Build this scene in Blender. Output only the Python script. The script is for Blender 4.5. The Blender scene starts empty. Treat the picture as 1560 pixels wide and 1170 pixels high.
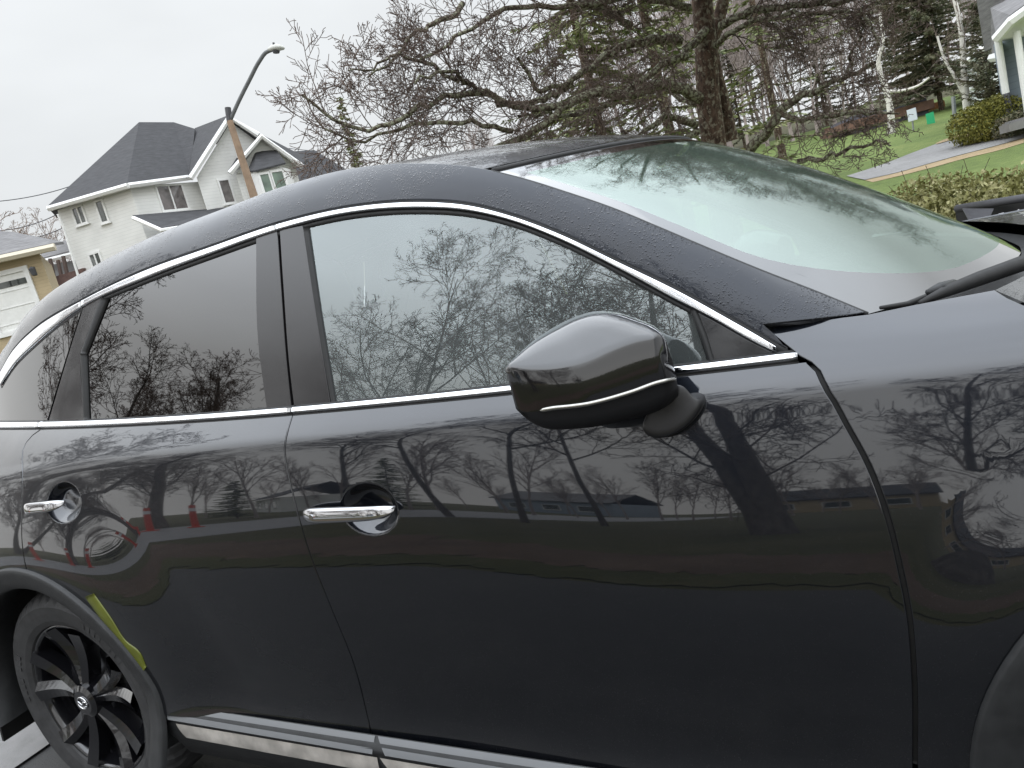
import bpy, bmesh, math, random
import numpy as np
from mathutils import Vector, Matrix
from mathutils.geometry import delaunay_2d_cdt
rad = math.radians
SC = bpy.context.scene
COL = SC.collection

# ------------------------------------------------------------------ camera
CAM_C = np.array([2.46076, -2.15808, 1.36267])
YAW, PITCH, ROLL, FPX = rad(28.66719), rad(8.79251), rad(14.91523), 1129.118
PW, PH = 1560.0, 1170.0
_f = np.array([-math.sin(YAW)*math.cos(PITCH), math.cos(YAW)*math.cos(PITCH), -math.sin(PITCH)])
_r0 = np.array([math.cos(YAW), math.sin(YAW), 0.0]); _u0 = np.cross(_r0, _f)
CR = math.cos(ROLL)*_r0 - math.sin(ROLL)*_u0
CU = math.sin(ROLL)*_r0 + math.cos(ROLL)*_u0
CF = _f
cam = bpy.data.cameras.new('camera'); camo = bpy.data.objects.new('camera', cam); COL.objects.link(camo)
cam.sensor_fit = 'HORIZONTAL'; cam.sensor_width = 36.0; cam.lens = FPX/PW*36.0
cam.clip_start = 0.05; cam.clip_end = 3000
M = Matrix.Identity(4)
for i in range(3):
    M[i][0], M[i][1], M[i][2], M[i][3] = CR[i], CU[i], -CF[i], CAM_C[i]
camo.matrix_world = M
SC.camera = camo

# ------------------------------------------------------------------ sky, sun, exposure
SC.view_settings.view_transform = 'Standard'; SC.view_settings.look = 'None'
SC.view_settings.exposure = 0.14; SC.view_settings.gamma = 1.0
SUN_EL, SUN_AZ = rad(52), rad(200)          # azimuth measured from +y towards +x
W = bpy.data.worlds.new('World'); SC.world = W; W.use_nodes = True
nt = W.node_tree; nt.nodes.clear()
wout = nt.nodes.new('ShaderNodeOutputWorld')
sky = nt.nodes.new('ShaderNodeTexSky'); sky.sky_type = 'NISHITA'; sky.sun_disc = False
sky.sun_elevation = SUN_EL; sky.sun_rotation = SUN_AZ; sky.dust_density = 4.0
bgs = nt.nodes.new('ShaderNodeBackground'); bgs.inputs[1].default_value = 0.05
nt.links.new(sky.outputs[0], bgs.inputs[0])
# the overcast deck: brighter overhead, as an overcast sky is, with faint cloud mottling
tc = nt.nodes.new('ShaderNodeTexCoord')
sx = nt.nodes.new('ShaderNodeSeparateXYZ'); nt.links.new(tc.outputs['Generated'], sx.inputs[0])
rp = nt.nodes.new('ShaderNodeValToRGB'); nt.links.new(sx.outputs[2], rp.inputs[0])
rp.color_ramp.elements[0].position = 0.0; rp.color_ramp.elements[0].color = (.300, .305, .308, 1)
rp.color_ramp.elements[1].position = 1.0; rp.color_ramp.elements[1].color = (1.03, 1.12, 1.24, 1)
e = rp.color_ramp.elements.new(0.25); e.color = (.298, .308, .314, 1)
e = rp.color_ramp.elements.new(0.42); e.color = (.335, .346, .354, 1)
e = rp.color_ramp.elements.new(0.60); e.color = (.77, .82, .88, 1)
mp = nt.nodes.new('ShaderNodeMapping'); mp.inputs['Scale'].default_value = (1, 1, 2.6)
nt.links.new(tc.outputs['Generated'], mp.inputs[0])
nz = nt.nodes.new('ShaderNodeTexNoise'); nz.inputs['Scale'].default_value = 1.7; nz.inputs['Detail'].default_value = 4
nt.links.new(mp.outputs[0], nz.inputs['Vector'])
mr = nt.nodes.new('ShaderNodeMapRange'); mr.inputs[1].default_value = .3; mr.inputs[2].default_value = .7
mr.inputs[3].default_value = .90; mr.inputs[4].default_value = 1.12
nt.links.new(nz.outputs[0], mr.inputs[0])
mm = nt.nodes.new('ShaderNodeVectorMath'); mm.operation = 'SCALE'
nt.links.new(rp.outputs[0], mm.inputs[0]); nt.links.new(mr.outputs[0], mm.inputs['Scale'])
bgc = nt.nodes.new('ShaderNodeBackground'); bgc.inputs[1].default_value = 2.55
nt.links.new(mm.outputs[0], bgc.inputs[0])
mix = nt.nodes.new('ShaderNodeMixShader'); mix.inputs[0].default_value = .93
nt.links.new(bgs.outputs[0], mix.inputs[1]); nt.links.new(bgc.outputs[0], mix.inputs[2])
nt.links.new(mix.outputs[0], wout.inputs[0])
sl = bpy.data.lights.new('sun', 'SUN'); sl.energy = 1.5; sl.angle = rad(160); sl.color = (1, .97, .93)
so = bpy.data.objects.new('sun', sl); COL.objects.link(so)
sd = Vector((math.cos(SUN_EL)*math.sin(SUN_AZ), math.cos(SUN_EL)*math.cos(SUN_AZ), math.sin(SUN_EL)))
so.rotation_euler = sd.to_track_quat('Z', 'Y').to_euler()

# ------------------------------------------------------------------ pixel helpers
def ray(px, py):
    d = CF + (px-PW/2)/FPX*CR + (PH/2-py)/FPX*CU
    return d/np.linalg.norm(d)
def project(P):
    d = np.asarray(P, float)-CAM_C
    z = d@CF
    return np.stack([PW/2+FPX*(d@CR)/z, PH/2-FPX*(d@CU)/z], -1)
def at_dist(px, py, hd):
    """point on the pixel's ray at horizontal distance hd from the camera"""
    d = ray(px, py); return CAM_C + d*hd/math.hypot(d[0], d[1])
def at_y(px, py, y):
    d = ray(px, py); return CAM_C + d*(y-CAM_C[1])/d[1]
def spline(pts, n=None, closed=False, step=None):
    """Catmull-Rom through pts"""
    P = np.asarray(pts, float)
    if len(P) == 2: 
        n = n or 8
        return np.array([P[0]+(P[1]-P[0])*t for t in np.linspace(0, 1, n)])
    L = np.r_[0, np.cumsum(np.linalg.norm(np.diff(P, axis=0), axis=1))]
    if n is None: n = max(4, int(L[-1]/step)+1)
    m = np.zeros_like(P)
    dL = np.diff(L)[:, None]; S = np.diff(P, axis=0)/dL
    m[0], m[-1] = S[0], S[-1]
    m[1:-1] = (S[:-1]*dL[1:]+S[1:]*dL[:-1])/(dL[1:]+dL[:-1])
    q = np.linspace(0, L[-1], n); k = np.clip(np.searchsorted(L, q, 'right')-1, 0, len(P)-2)
    h = (L[k+1]-L[k])[:, None]; t = ((q-L[k])[:, None])/h
    return ((2*t**3-3*t**2+1)*P[k]+(t**3-2*t**2+t)*h*m[k]+(-2*t**3+3*t**2)*P[k+1]+(t**3-t**2)*h*m[k+1])

# ------------------------------------------------------------------ object helpers
def tag(o, label=None, cat=None, group=None, kind=None):
    if label: o['label'] = label
    if cat: o['category'] = cat
    if group: o['group'] = group
    if kind: o['kind'] = kind
    return o
def empty(name, loc=(0, 0, 0), label=None, cat=None, group=None):
    o = bpy.data.objects.new(name, None); COL.objects.link(o); o.location = loc; o.empty_display_size = .1
    return tag(o, label, cat, group)
def mesh(name, V, F, mat, parent=None, N=None, smooth=True, offset=None):
    """one mesh object; V in world space; offset = the location of the parent thing"""
    V = np.asarray(V, float)
    if offset is not None: V = V-np.asarray(offset, float)
    me = bpy.data.meshes.new(name); me.from_pydata(V.tolist(), [], [tuple(int(i) for i in f) for f in F])
    if smooth: me.polygons.foreach_set('use_smooth', [True]*len(me.polygons))
    me.update()
    if N is not None: me.normals_split_custom_set_from_vertices(np.asarray(N).tolist())
    o = bpy.data.objects.new(name, me); COL.objects.link(o)
    if mat is not None: me.materials.append(mat)
    if parent is not None: o.parent = parent
    return o
def mesh2(name, V, F, mat, parent, parent2=None, N=None, smooth=True):
    """the same part on both sides of the car (y mirrored)"""
    a = mesh(name, V, F, mat, parent, N, smooth)
    V2 = np.array(V, float)*[1, -1, 1]; N2 = None if N is None else np.array(N)*[1, -1, 1]
    b = mesh(name, V2, [tuple(f[::-1]) for f in F], mat, parent2 or parent, N2, smooth)
    return a, b
def grid_faces(nu, nv, closed_u=False, closed_v=False):
    F = []
    for i in range(nu if closed_u else nu-1):
        for j in range(nv if closed_v else nv-1):
            a, b = i*nv+j, ((i+1) % nu)*nv+j
            c, d = ((i+1) % nu)*nv+(j+1) % nv, i*nv+(j+1) % nv
            F.append((a, b, c, d))
    return F
class MB:
    def __init__(s): s.V, s.F = [], []
    def add(s, V, F):
        k = len(s.V); s.V += [tuple(map(float, v)) for v in V]; s.F += [tuple(int(i)+k for i in f) for f in F]
    def box(s, c, sz, rot=0, tilt=None):
        c = Vector(c); h = [d/2 for d in sz]; R = Matrix.Rotation(rot, 3, 'Z')
        if tilt is not None: R = tilt
        V = [c+R@Vector((x*h[0], y*h[1], z*h[2])) for x in (-1, 1) for y in (-1, 1) for z in (-1, 1)]
        s.add(V, [(0, 1, 3, 2), (4, 6, 7, 5), (0, 4, 5, 1), (2, 3, 7, 6), (0, 2, 6, 4), (1, 5, 7, 3)])
    def tube(s, pts, radii, n=8, cap=True):
        pts = [Vector(p) for p in pts]; k = len(s.V)
        if not hasattr(radii, '__len__'): radii = [radii]*len(pts)
        ref = None
        for i, p in enumerate(pts):
            t = (pts[min(i+1, len(pts)-1)]-pts[max(i-1, 0)]).normalized()
            if ref is None or abs(ref.dot(t)) > .95:
                ref = Vector((0, 0, 1)) if abs(t.z) < .9 else Vector((1, 0, 0))
            a = t.cross(ref).normalized(); b = a.cross(t).normalized(); ref = b
            for j in range(n):
                w = 2*math.pi*j/n
                q = p+(a*math.cos(w)+b*math.sin(w))*radii[i]; s.V.append(tuple(q))
        for i in range(len(pts)-1):
            for j in range(n):
                s.F.append((k+i*n+j, k+i*n+(j+1) % n, k+(i+1)*n+(j+1) % n, k+(i+1)*n+j))
        if cap:
            s.F.append(tuple(k+j for j in range(n))[::-1]); s.F.append(tuple(k+(len(pts)-1)*n+j for j in range(n)))
    def prism(s, poly, ext):
        """closed polygon (3D points) extruded by vector ext"""
        n = len(poly); P = [Vector(p) for p in poly]; E_ = Vector(ext)
        s.add(P+[p+E_ for p in P], [tuple(range(n))[::-1], tuple(range(n, 2*n))]+[(i, (i+1) % n, n+(i+1) % n, n+i) for i in range(n)])
    def build(s, name, mat, parent=None, smooth=False, bevel=0, offset=None, fix=True):
        V = np.array(s.V)
        o = mesh(name, V, s.F, mat, parent, smooth=smooth, offset=offset)
        if fix:
            bm = bmesh.new(); bm.from_mesh(o.data); bmesh.ops.recalc_face_normals(bm, faces=bm.faces)
            if bevel: bmesh.ops.bevel(bm, geom=bm.edges[:], offset=bevel, segments=2, affect='EDGES', profile=.5)
            bm.to_mesh(o.data); bm.free()
        return o

# ------------------------------------------------------------------ materials
class NB:
    """tiny node builder"""
    def __init__(s, name):
        s.m = bpy.data.materials.new(name); s.m.use_nodes = True; s.t = s.m.node_tree; s.t.nodes.clear()
        s.out = s.n('ShaderNodeOutputMaterial')
    def n(s, typ, **kw):
        x = s.t.nodes.new(typ)
        for k, v in kw.items(): setattr(x, k, v)
        return x
    def l(s, a, b): s.t.links.new(a, b)
    def put(s, node, **kw):
        for k, v in kw.items():
            i = node.inputs[k.replace('_', ' ')]
            if isinstance(v, bpy.types.NodeSocket): s.l(v, i)
            else: i.default_value = v
        return node
    def pos(s): return s.n('ShaderNodeNewGeometry').outputs['Position']
    def obj(s): return s.n('ShaderNodeTexCoord').outputs['Object']
    def noise(s, scale, detail=4, vec=None, rough=.5, dist=0):
        x = s.n('ShaderNodeTexNoise'); s.put(x, Scale=scale, Detail=detail, Roughness=rough, Distortion=dist)
        s.l(vec if vec is not None else s.obj(), x.inputs['Vector']); return x.outputs[0]
    def scaled(s, vec, sc, rot=(0, 0, 0), loc=(0, 0, 0)):
        x = s.n('ShaderNodeMapping'); x.inputs['Scale'].default_value = sc; x.inputs['Rotation'].default_value = rot
        x.inputs['Location'].default_value = loc
        s.l(vec, x.inputs[0]); return x.outputs[0]
    def rng(s, v, a, b, c=0., d=1., smooth=False):
        x = s.n('ShaderNodeMapRange'); 
        if smooth: x.interpolation_type = 'SMOOTHSTEP'
        for i, q in enumerate((v, a, b, c, d)):
            if isinstance(q, bpy.types.NodeSocket): s.l(q, x.inputs[i])
            else: x.inputs[i].default_value = q
        return x.outputs[0]
    def math(s, op, a, b=0.):
        x = s.n('ShaderNodeMath', operation=op)
        for i, q in enumerate((a, b)):
            if isinstance(q, bpy.types.NodeSocket): s.l(q, x.inputs[i])
            else: x.inputs[i].default_value = q
        return x.outputs[0]
    def mixc(s, f, a, b):
        x = s.n('ShaderNodeMix', data_type='RGBA')
        for i, q in ((0, f), (6, a), (7, b)):
            if isinstance(q, bpy.types.NodeSocket): s.l(q, x.inputs[i])
            else: x.inputs[i].default_value = (*q, 1) if isinstance(q, tuple) and len(q) == 3 else q
        return x.outputs[2]
    def bump(s, h, strength=.3, dist=.01):
        x = s.n('ShaderNodeBump'); s.put(x, Strength=strength, Distance=dist, Height=h); return x.outputs[0]
    def bsdf(s, **kw):
        x = s.n('ShaderNodeBsdfPrincipled'); s.put(x, **kw); s.l(x.outputs[0], s.out.inputs[0]); return x
def simple(name, col, rough=.5, metal=0., spec=.5, coat=0., var=0., scale=6., bump=0., bscale=60.):
    b = NB(name); kw = {}
    c = (*col, 1)
    if var:
        n_ = b.noise(scale, 5)
        c = b.mixc(b.rng(n_, .3, .7), tuple(x*(1-var) for x in col), tuple(min(1, x*(1+var)) for x in col))
    if bump: kw['Normal'] = b.bump(b.noise(bscale, 4), bump, .01)
    p = b.bsdf(Base_Color=c, Roughness=rough, Metallic=metal, Specular_IOR_Level=spec, Coat_Weight=coat, Coat_Roughness=.03, **kw)
    return b.m

def paint_mat(name, wet):
    b = NB(name); p = b.pos()
    kw = {}
    if wet:
        # beads of rain: two sizes of voronoi drops, only where a patchy film of water sits
        mask = b.rng(b.noise(8., 5, p, .6), .44, .54)
        hs = None
        for sc, th in ((260., .30), (120., .27)):
            v = b.n('ShaderNodeTexVoronoi'); b.put(v, Scale=sc, Randomness=1.0); b.l(p, v.inputs['Vector'])
            d = b.rng(v.outputs['Distance'], 0., th, 1., 0.)
            d = b.math('SQRT', d)
            hs = d if hs is None else b.math('MAXIMUM', hs, d)
        h = b.math('MULTIPLY', hs, mask)
        kw = dict(Normal=b.bump(h, .95, .0013))
        kw['Coat_Normal'] = kw['Normal']
    ro = b.rng(b.noise(9, 3, p), .3, .7, .30, .42)
    # road dust low on the flanks
    sz = b.n('ShaderNodeSeparateXYZ'); b.l(p, sz.inputs[0])
    dn = b.math('MULTIPLY', b.rng(b.noise(2.2, 6, b.scaled(p, (.35, 1, 1)), .7), .42, .72), b.rng(sz.outputs[2], .42, .80, 1., .0))
    sp_ = b.rng(b.noise(420, 2, p), .66, .72); dn = b.math('ADD', b.math('MULTIPLY', dn, .06), b.math('MULTIPLY', sp_, b.rng(sz.outputs[2], .4, 1.0, .10, .02)))
    bc = b.mixc(dn, (.0052, .0074, .0125), (.22, .19, .16))
    b.bsdf(Base_Color=bc, Metallic=b.rng(dn, 0., .1, .8, .5), Roughness=ro, Coat_Weight=1., Coat_IOR=1.42 if wet else 1.76,
           Coat_Roughness=.022, **kw)
    return b.m
M_PAINT = paint_mat('car_paint', False)
M_PAINTW = paint_mat('car_paint_wet', True)
M_CHROME = simple('chrome', (.86, .87, .89), .09, 1., var=.04, scale=30)
M_CHROMEH = simple('handle_chrome', (.50, .50, .51), .045, 1.)
M_CHROMES = simple('satin_trim', (.60, .60, .62), .22, 1., var=.10, scale=20)
M_BLACKG = simple('gloss_black', (.006, .006, .007), .12, 0, .5, .3)
M_BLACKP = simple('black_pillar_trim', (.014, .013, .014), .14, 0, .6, .1)
M_RUBBER = simple('rubber', (.010, .010, .010), .65, var=.3, scale=40)
M_CLAD = simple('cladding', (.022, .023, .024), .48, 0, .45, var=.25, scale=30, bump=.25, bscale=900)
M_INT = simple('interior', (.012, .012, .013), .8, var=.2)
M_SEAT = simple('seat_leather', (.016, .015, .015), .55, var=.2)
M_TYRE = simple('tyre_rubber', (.040, .040, .041), .6, 0, .4, var=.25, scale=30, bump=.15, bscale=300)
M_RIM = simple('rim_black', (.010, .010, .012), .14, .3, .6, 1.0)
M_STRIP = simple('dull_strip', (.42, .41, .38), .2, 1.)
M_STEEL = simple('steel', (.35, .35, .36), .35, 1.)

def glass_mat(name, ior, tint, film, refl=(1, 1, 1), roughness=0.0, streak=0., fcol=(.50, .56, .56)):
    """tinted pane; film = share of grey condensation on the inside"""
    b = NB(name)
    fr = b.n('ShaderNodeFresnel'); fr.inputs[0].default_value = ior
    tr = b.n('ShaderNodeBsdfTransparent'); tr.inputs[0].default_value = (*tint, 1)
    df = b.n('ShaderNodeBsdfDiffuse'); df.inputs[0].default_value = (*fcol, 1)
    tl = b.n('ShaderNodeBsdfTranslucent'); tl.inputs[0].default_value = (*fcol, 1)
    fm = b.n('ShaderNodeMixShader'); fm.inputs[0].default_value = .4; b.l(df.outputs[0], fm.inputs[1]); b.l(tl.outputs[0], fm.inputs[2])
    m1 = b.n('ShaderNodeMixShader'); b.l(tr.outputs[0], m1.inputs[1]); b.l(fm.outputs[0], m1.inputs[2])
    if film:
        m1.inputs[0].default_value = film
        n_ = b.noise(7, 3, b.pos()); b.l(b.rng(n_, .3, .7, film*.8, film*1.2), m1.inputs[0])
    else: m1.inputs[0].default_value = 0
    gl = b.n('ShaderNodeBsdfGlossy'); gl.inputs['Color'].default_value = (*refl, 1); gl.inputs['Roughness'].default_value = roughness
    if streak:
        # water running down the pane
        h_ = b.noise(1.0, 4, b.scaled(b.pos(), (4., 75., 4.)), .6)
        h2 = b.noise(1.0, 3, b.scaled(b.pos(), (30., 230., 30.)), .6)
        nn_ = b.bump(b.math('ADD', h_, b.math('MULTIPLY', b.rng(h2, .52, .62), .5)), streak, .0035)
        b.l(nn_, gl.inputs['Normal']); b.l(nn_, fr.inputs['Normal'])
    m2 = b.n('ShaderNodeMixShader'); b.l(fr.outputs[0], m2.inputs[0]); b.l(m1.outputs[0], m2.inputs[1]); b.l(gl.outputs[0], m2.inputs[2])
    b.l(m2.outputs[0], b.out.inputs[0])
    return b.m
M_GLASSF = glass_mat('side_glass', 2.25, (.80, .86, .84), .19, (.93, 1, 1), .012)
M_GLASSR = glass_mat('privacy_glass', 2.0, (.05, .05, .05), .0, (1, 1, 1), .012)
M_GLASSW = glass_mat('windshield_glass', 3.2, (.36, .50, .42), .13, (.90, 1., .94), 0., .014, (.52, .74, .60))
M_FRIT = simple('windshield_frit', (.012, .012, .012), .06, 0, 1.0, 1.0)
# ------------------------------------------------------------------ the car's side surfaces
def blur(a, k):
    g = np.exp(-.5*(np.arange(-3*k, 3*k+1)/k)**2); g /= g.sum()
    return np.convolve(np.pad(a, 3*k, 'edge'), g, 'valid')
SG = np.arange(-1.2, 1.2, .002)
def knots(d): 
    k = sorted(d); return np.interp(SG, k, [d[q] for q in k])
LOW = {-1.2: 25, -.80: 25, -.74: 20, -.69: 8, -.64: -3, -.58: -5, -.48: -4, -.40: -2, -.32: 1, -.24: 5, -.16: 9, -.09: 12, -.025: 15}
T_DOOR = blur(knots({**LOW, .012: 38, .06: 40, .12: 44, .3: 56, 1.2: 60}), 5)
T_FEND = blur(knots({**LOW, .012: 36, .05: 44, .10: 56, .16: 68, .25: 78, .4: 84, 1.2: 88}), 5)
def smooth01(t): t = np.clip(t, 0, 1); return t*t*(3-2*t)
def Tbody(x, s):
    w = smooth01((x-2.15)/.45)
    return np.radians((1-w)*np.interp(s, SG, T_DOOR)+w*np.interp(s, SG, T_FEND)+4.2*smooth01((x-1.35)/.8)*smooth01((-s)/.06)*(1-smooth01((-s-.30)/.2)))
def Yc(x):
    x = np.asarray(x, float)
    return .945-.010*(x-1.35)**2-.05*np.clip(-.3-x, 0, 9)**2-.10*np.clip(x-3.1, 0, 9)**2
# crease curve: traced on the plane y = -Yc
CREASE_PX = [(60, 716), (130, 707), (209, 698), (293, 687), (440, 668), (560, 655), (700, 641), (900, 622), (1081, 603), (1249, 580), (1359, 566), (1560, 549)]
def on_plane(px, py, fy):
    d = ray(px, py); t = 1.2
    for _ in range(30):
        P = CAM_C+d*t; t = (-fy(P[0])-CAM_C[1])/d[1]
    return CAM_C+d*t
_cp = np.array([on_plane(a, b, Yc) for a, b in CREASE_PX])
ZC = np.polyfit(_cp[:, 0], _cp[:, 2], 3)
def zc(x): 
    x = np.clip(np.asarray(x, float), -.75, 3.05); return np.polyval(ZC, x)
SCOOPS = []     # (x, s, rx, rs, depth)
WR = (0.0, .38); WF = (2.93, .38)
NQ = 40
_gx, _gw = np.polynomial.legendre.leggauss(NQ)
def Bsurf(x, s):
    x = np.atleast_1d(np.asarray(x, float)); s = np.atleast_1d(np.asarray(s, float))
    q = (s[:, None]*(_gx+1)/2); w = s[:, None]/2*_gw
    T = Tbody(x[:, None], q)
    y = -Yc(x)+(np.sin(T)*w).sum(1); z = zc(x)+(np.cos(T)*w).sum(1)
    # the haunches swell out to the wheel arches
    for (cx, cz), amp, wd in ((WR, .030, .34), (WF, .020, .17)):
        r = np.hypot(x-cx, (z-cz))
        y = y-amp*(1-smooth01((r-.50)/wd))*smooth01((z-.15)/.3)*np.where(s > 0, np.clip(1-s/.03, 0, 1), 1)
    for (cx, cs, rx, rs, dep) in SCOOPS:
        r = np.hypot((x-cx)/rx, (s-cs)/rs)
        q_ = np.clip(1-r**2, 0, 1); y = y+dep*(.45*q_**1.15+.55*smooth01(q_*1.35))
    return np.stack([x, y, z], 1)
def normals(surf, x, s, h=.0012):
    a = surf(x+h, s)-surf(x-h, s); b = surf(x, s+h)-surf(x, s-h)
    n = np.cross(a, b); n /= np.linalg.norm(n, axis=1)[:, None]+1e-12
    n[n[:, 1] > 0.02] *= 1
    return n
def invert(surf, pts, x0=1.0, s0=0.0):
    """pixels -> (x, s) on a surface"""
    out = []
    for (px, py) in pts:
        v = np.array([x0, s0])
        P = on_plane(px, py, lambda x: .9); v[0] = P[0]; v[1] = P[2]-1.1 if surf is Bsurf else .1
        for _ in range(40):
            P = surf(v[[0, 0, 0]]+[0, 1e-4, 0], v[[1, 1, 1]]+[0, 0, 1e-4]); q = project(P)
            r = np.array([px, py])-q[0]
            J = np.stack([(q[1]-q[0])/1e-4, (q[2]-q[0])/1e-4], 1)
            try: dv = np.linalg.solve(J, r)
            except np.linalg.LinAlgError: break
            dv = np.clip(dv, -.15, .15); v = v+dv
            if abs(r).max() < .02: break
        out.append(v)
    return np.array(out)
def px(surf, pts, n=None, step=14):
    return invert(surf, spline(pts, n=n, step=step))

# belt line (lower edge of the belt chrome), as s over x
BELT_LO = [(0, 654), (61, 654.5), (251, 644), (445, 634.7), (777, 601), (1040, 568), (1228, 553)]
BELT_HI = [(0, 642.5), (61, 646), (251, 633), (445, 623.5), (777, 589.6), (1040, 558.5), (1204, 539.5)]
_b = invert(Bsurf, BELT_LO); SB = np.polyfit(_b[:, 0], _b[:, 1], 3)
def sbelt(x): return np.polyval(SB, np.clip(x, -.7, 2.5))

# greenhouse: starts at the belt, a little inboard
def gbase(x):
    P = Bsurf(x, sbelt(x)); P[:, 1] += .012+.10*np.clip(.35-x, 0, 9)**2; return P
HX = np.array([-2., 4.]); HS = np.array([9., 9.])        # height of the window opening's top, along s (set below)
WRAIL = .135
def Tg(x, s):
    h = np.interp(x, HX, HS)
    glass = 19+13*np.clip(s, 0, .8)
    q = np.clip((s-h)/WRAIL, 0, 1.6)
    return np.radians(glass+(64-glass)*np.where(s > h, smooth01(q/1.35)*1.0, 0))
def Gsurf(x, s):
    x = np.atleast_1d(np.asarray(x, float)); s = np.atleast_1d(np.asarray(s, float))
    B = gbase(x)
    h = np.maximum(np.interp(x, HX, HS), 0)
    def integ(a, b):
        q = a[:, None]+((b-a)[:, None]*(_gx+1)/2); w = (b-a)[:, None]/2*_gw
        T = Tg(x[:, None], q); return (np.sin(T)*w).sum(1), (np.cos(T)*w).sum(1)
    m = np.minimum(s, h)
    y1, z1 = integ(np.zeros_like(s), m); y2, z2 = integ(m, s)
    return np.stack([x, B[:, 1]+y1+y2, B[:, 2]+z1+z2], 1)
DLO_OUT = [(0, 567), (21.5, 531), (54, 499), (126, 456), (215, 413), (323, 374), (422, 340), (535, 314), (633, 305.6), (714, 310.5), (781, 327), (849, 352), (938, 394), (1040, 443), (1101.6, 477), (1163, 512), (1206, 538.5)]
DLO_IN = [(0, 590), (22, 556), (56, 522), (127, 467), (220, 425), (323, 386), (422, 351.5), (535, 324.5), (633, 317), (714, 321.5), (781, 337), (849, 363), (938, 407), (1028, 456), (1093, 490), (1150, 522), (1188, 540)]
_h = px(Gsurf, DLO_OUT, step=10)
_o = np.argsort(_h[:, 0]); HX, HS = _h[_o, 0], np.clip(_h[_o, 1], 0, 9)
xt, st = HX[0], HS[0]
# the opening closes behind the frame's edge
HX = np.r_[-3, xt-.30, xt-.24, xt-.16, xt-.08, HX, HX[-1]+.02, 5]; HS = np.r_[0, 0, st*.30, st*.62, st*.84, HS, HS[-1]-.015, HS[-1]-.75*(5-HX[-2])]

# roof edge: along the windshield, then along the roof ditch
WS_PX = [(750, 260), (800, 273), (860, 292), (930, 316), (1000, 345), (1080, 379), (1160, 412), (1240, 443), (1320, 476)]
_w = px(Gsurf, WS_PX, step=12)
XH = _w[0, 0]                                            # x of the header corner
_w = _w[np.argsort(_w[:, 0])]
_wr = np.interp(_w[0, 0], HX, HS)
W0 = _w[0, 1]-_wr
def s_edge(x):
    """s of the roof edge over x"""
    x = np.asarray(x, float)
    h = np.interp(x, HX, HS)
    rear = h+W0+(.115-W0)*smooth01((_w[0, 0]-x)/.5)
    rear = np.where(x < -.20, np.maximum(rear, .352+.26*(x+.20)), rear)
    return np.where(x > _w[0, 0], np.interp(x, _w[:, 0], _w[:, 1]), rear)

# ------------------------------------------------------------------ panels cut out of a surface
def poly_area(P): return .5*np.sum(P[:, 0]*np.roll(P[:, 1], -1)-np.roll(P[:, 0], -1)*P[:, 1])
def offset_poly(P, d):
    """inward offset for a counter-clockwise polygon"""
    A, C = np.roll(P, 1, 0), np.roll(P, -1, 0)
    e1 = P-A; e2 = C-P
    n1 = np.stack([-e1[:, 1], e1[:, 0]], 1)/(np.linalg.norm(e1, axis=1)[:, None]+1e-9)
    n2 = np.stack([-e2[:, 1], e2[:, 0]], 1)/(np.linalg.norm(e2, axis=1)[:, None]+1e-9)
    m = n1+n2; L = np.linalg.norm(m, axis=1)[:, None]+1e-9; m /= L
    k = np.clip(1/np.clip((m*n1).sum(1), .45, 1), 1, 2.2)[:, None]
    return P+m*d*k
def clean(P, tol=.0015):
    out = [P[0]]
    for p in P[1:]:
        if np.linalg.norm(p-out[-1]) > tol: out.append(p)
    if np.linalg.norm(out[0]-out[-1]) < tol: out.pop()
    return np.array(out)
def outline(*curves):
    P = clean(np.concatenate([np.asarray(c, float) for c in curves]))
    return P if poly_area(P) > 0 else P[::-1]
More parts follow.
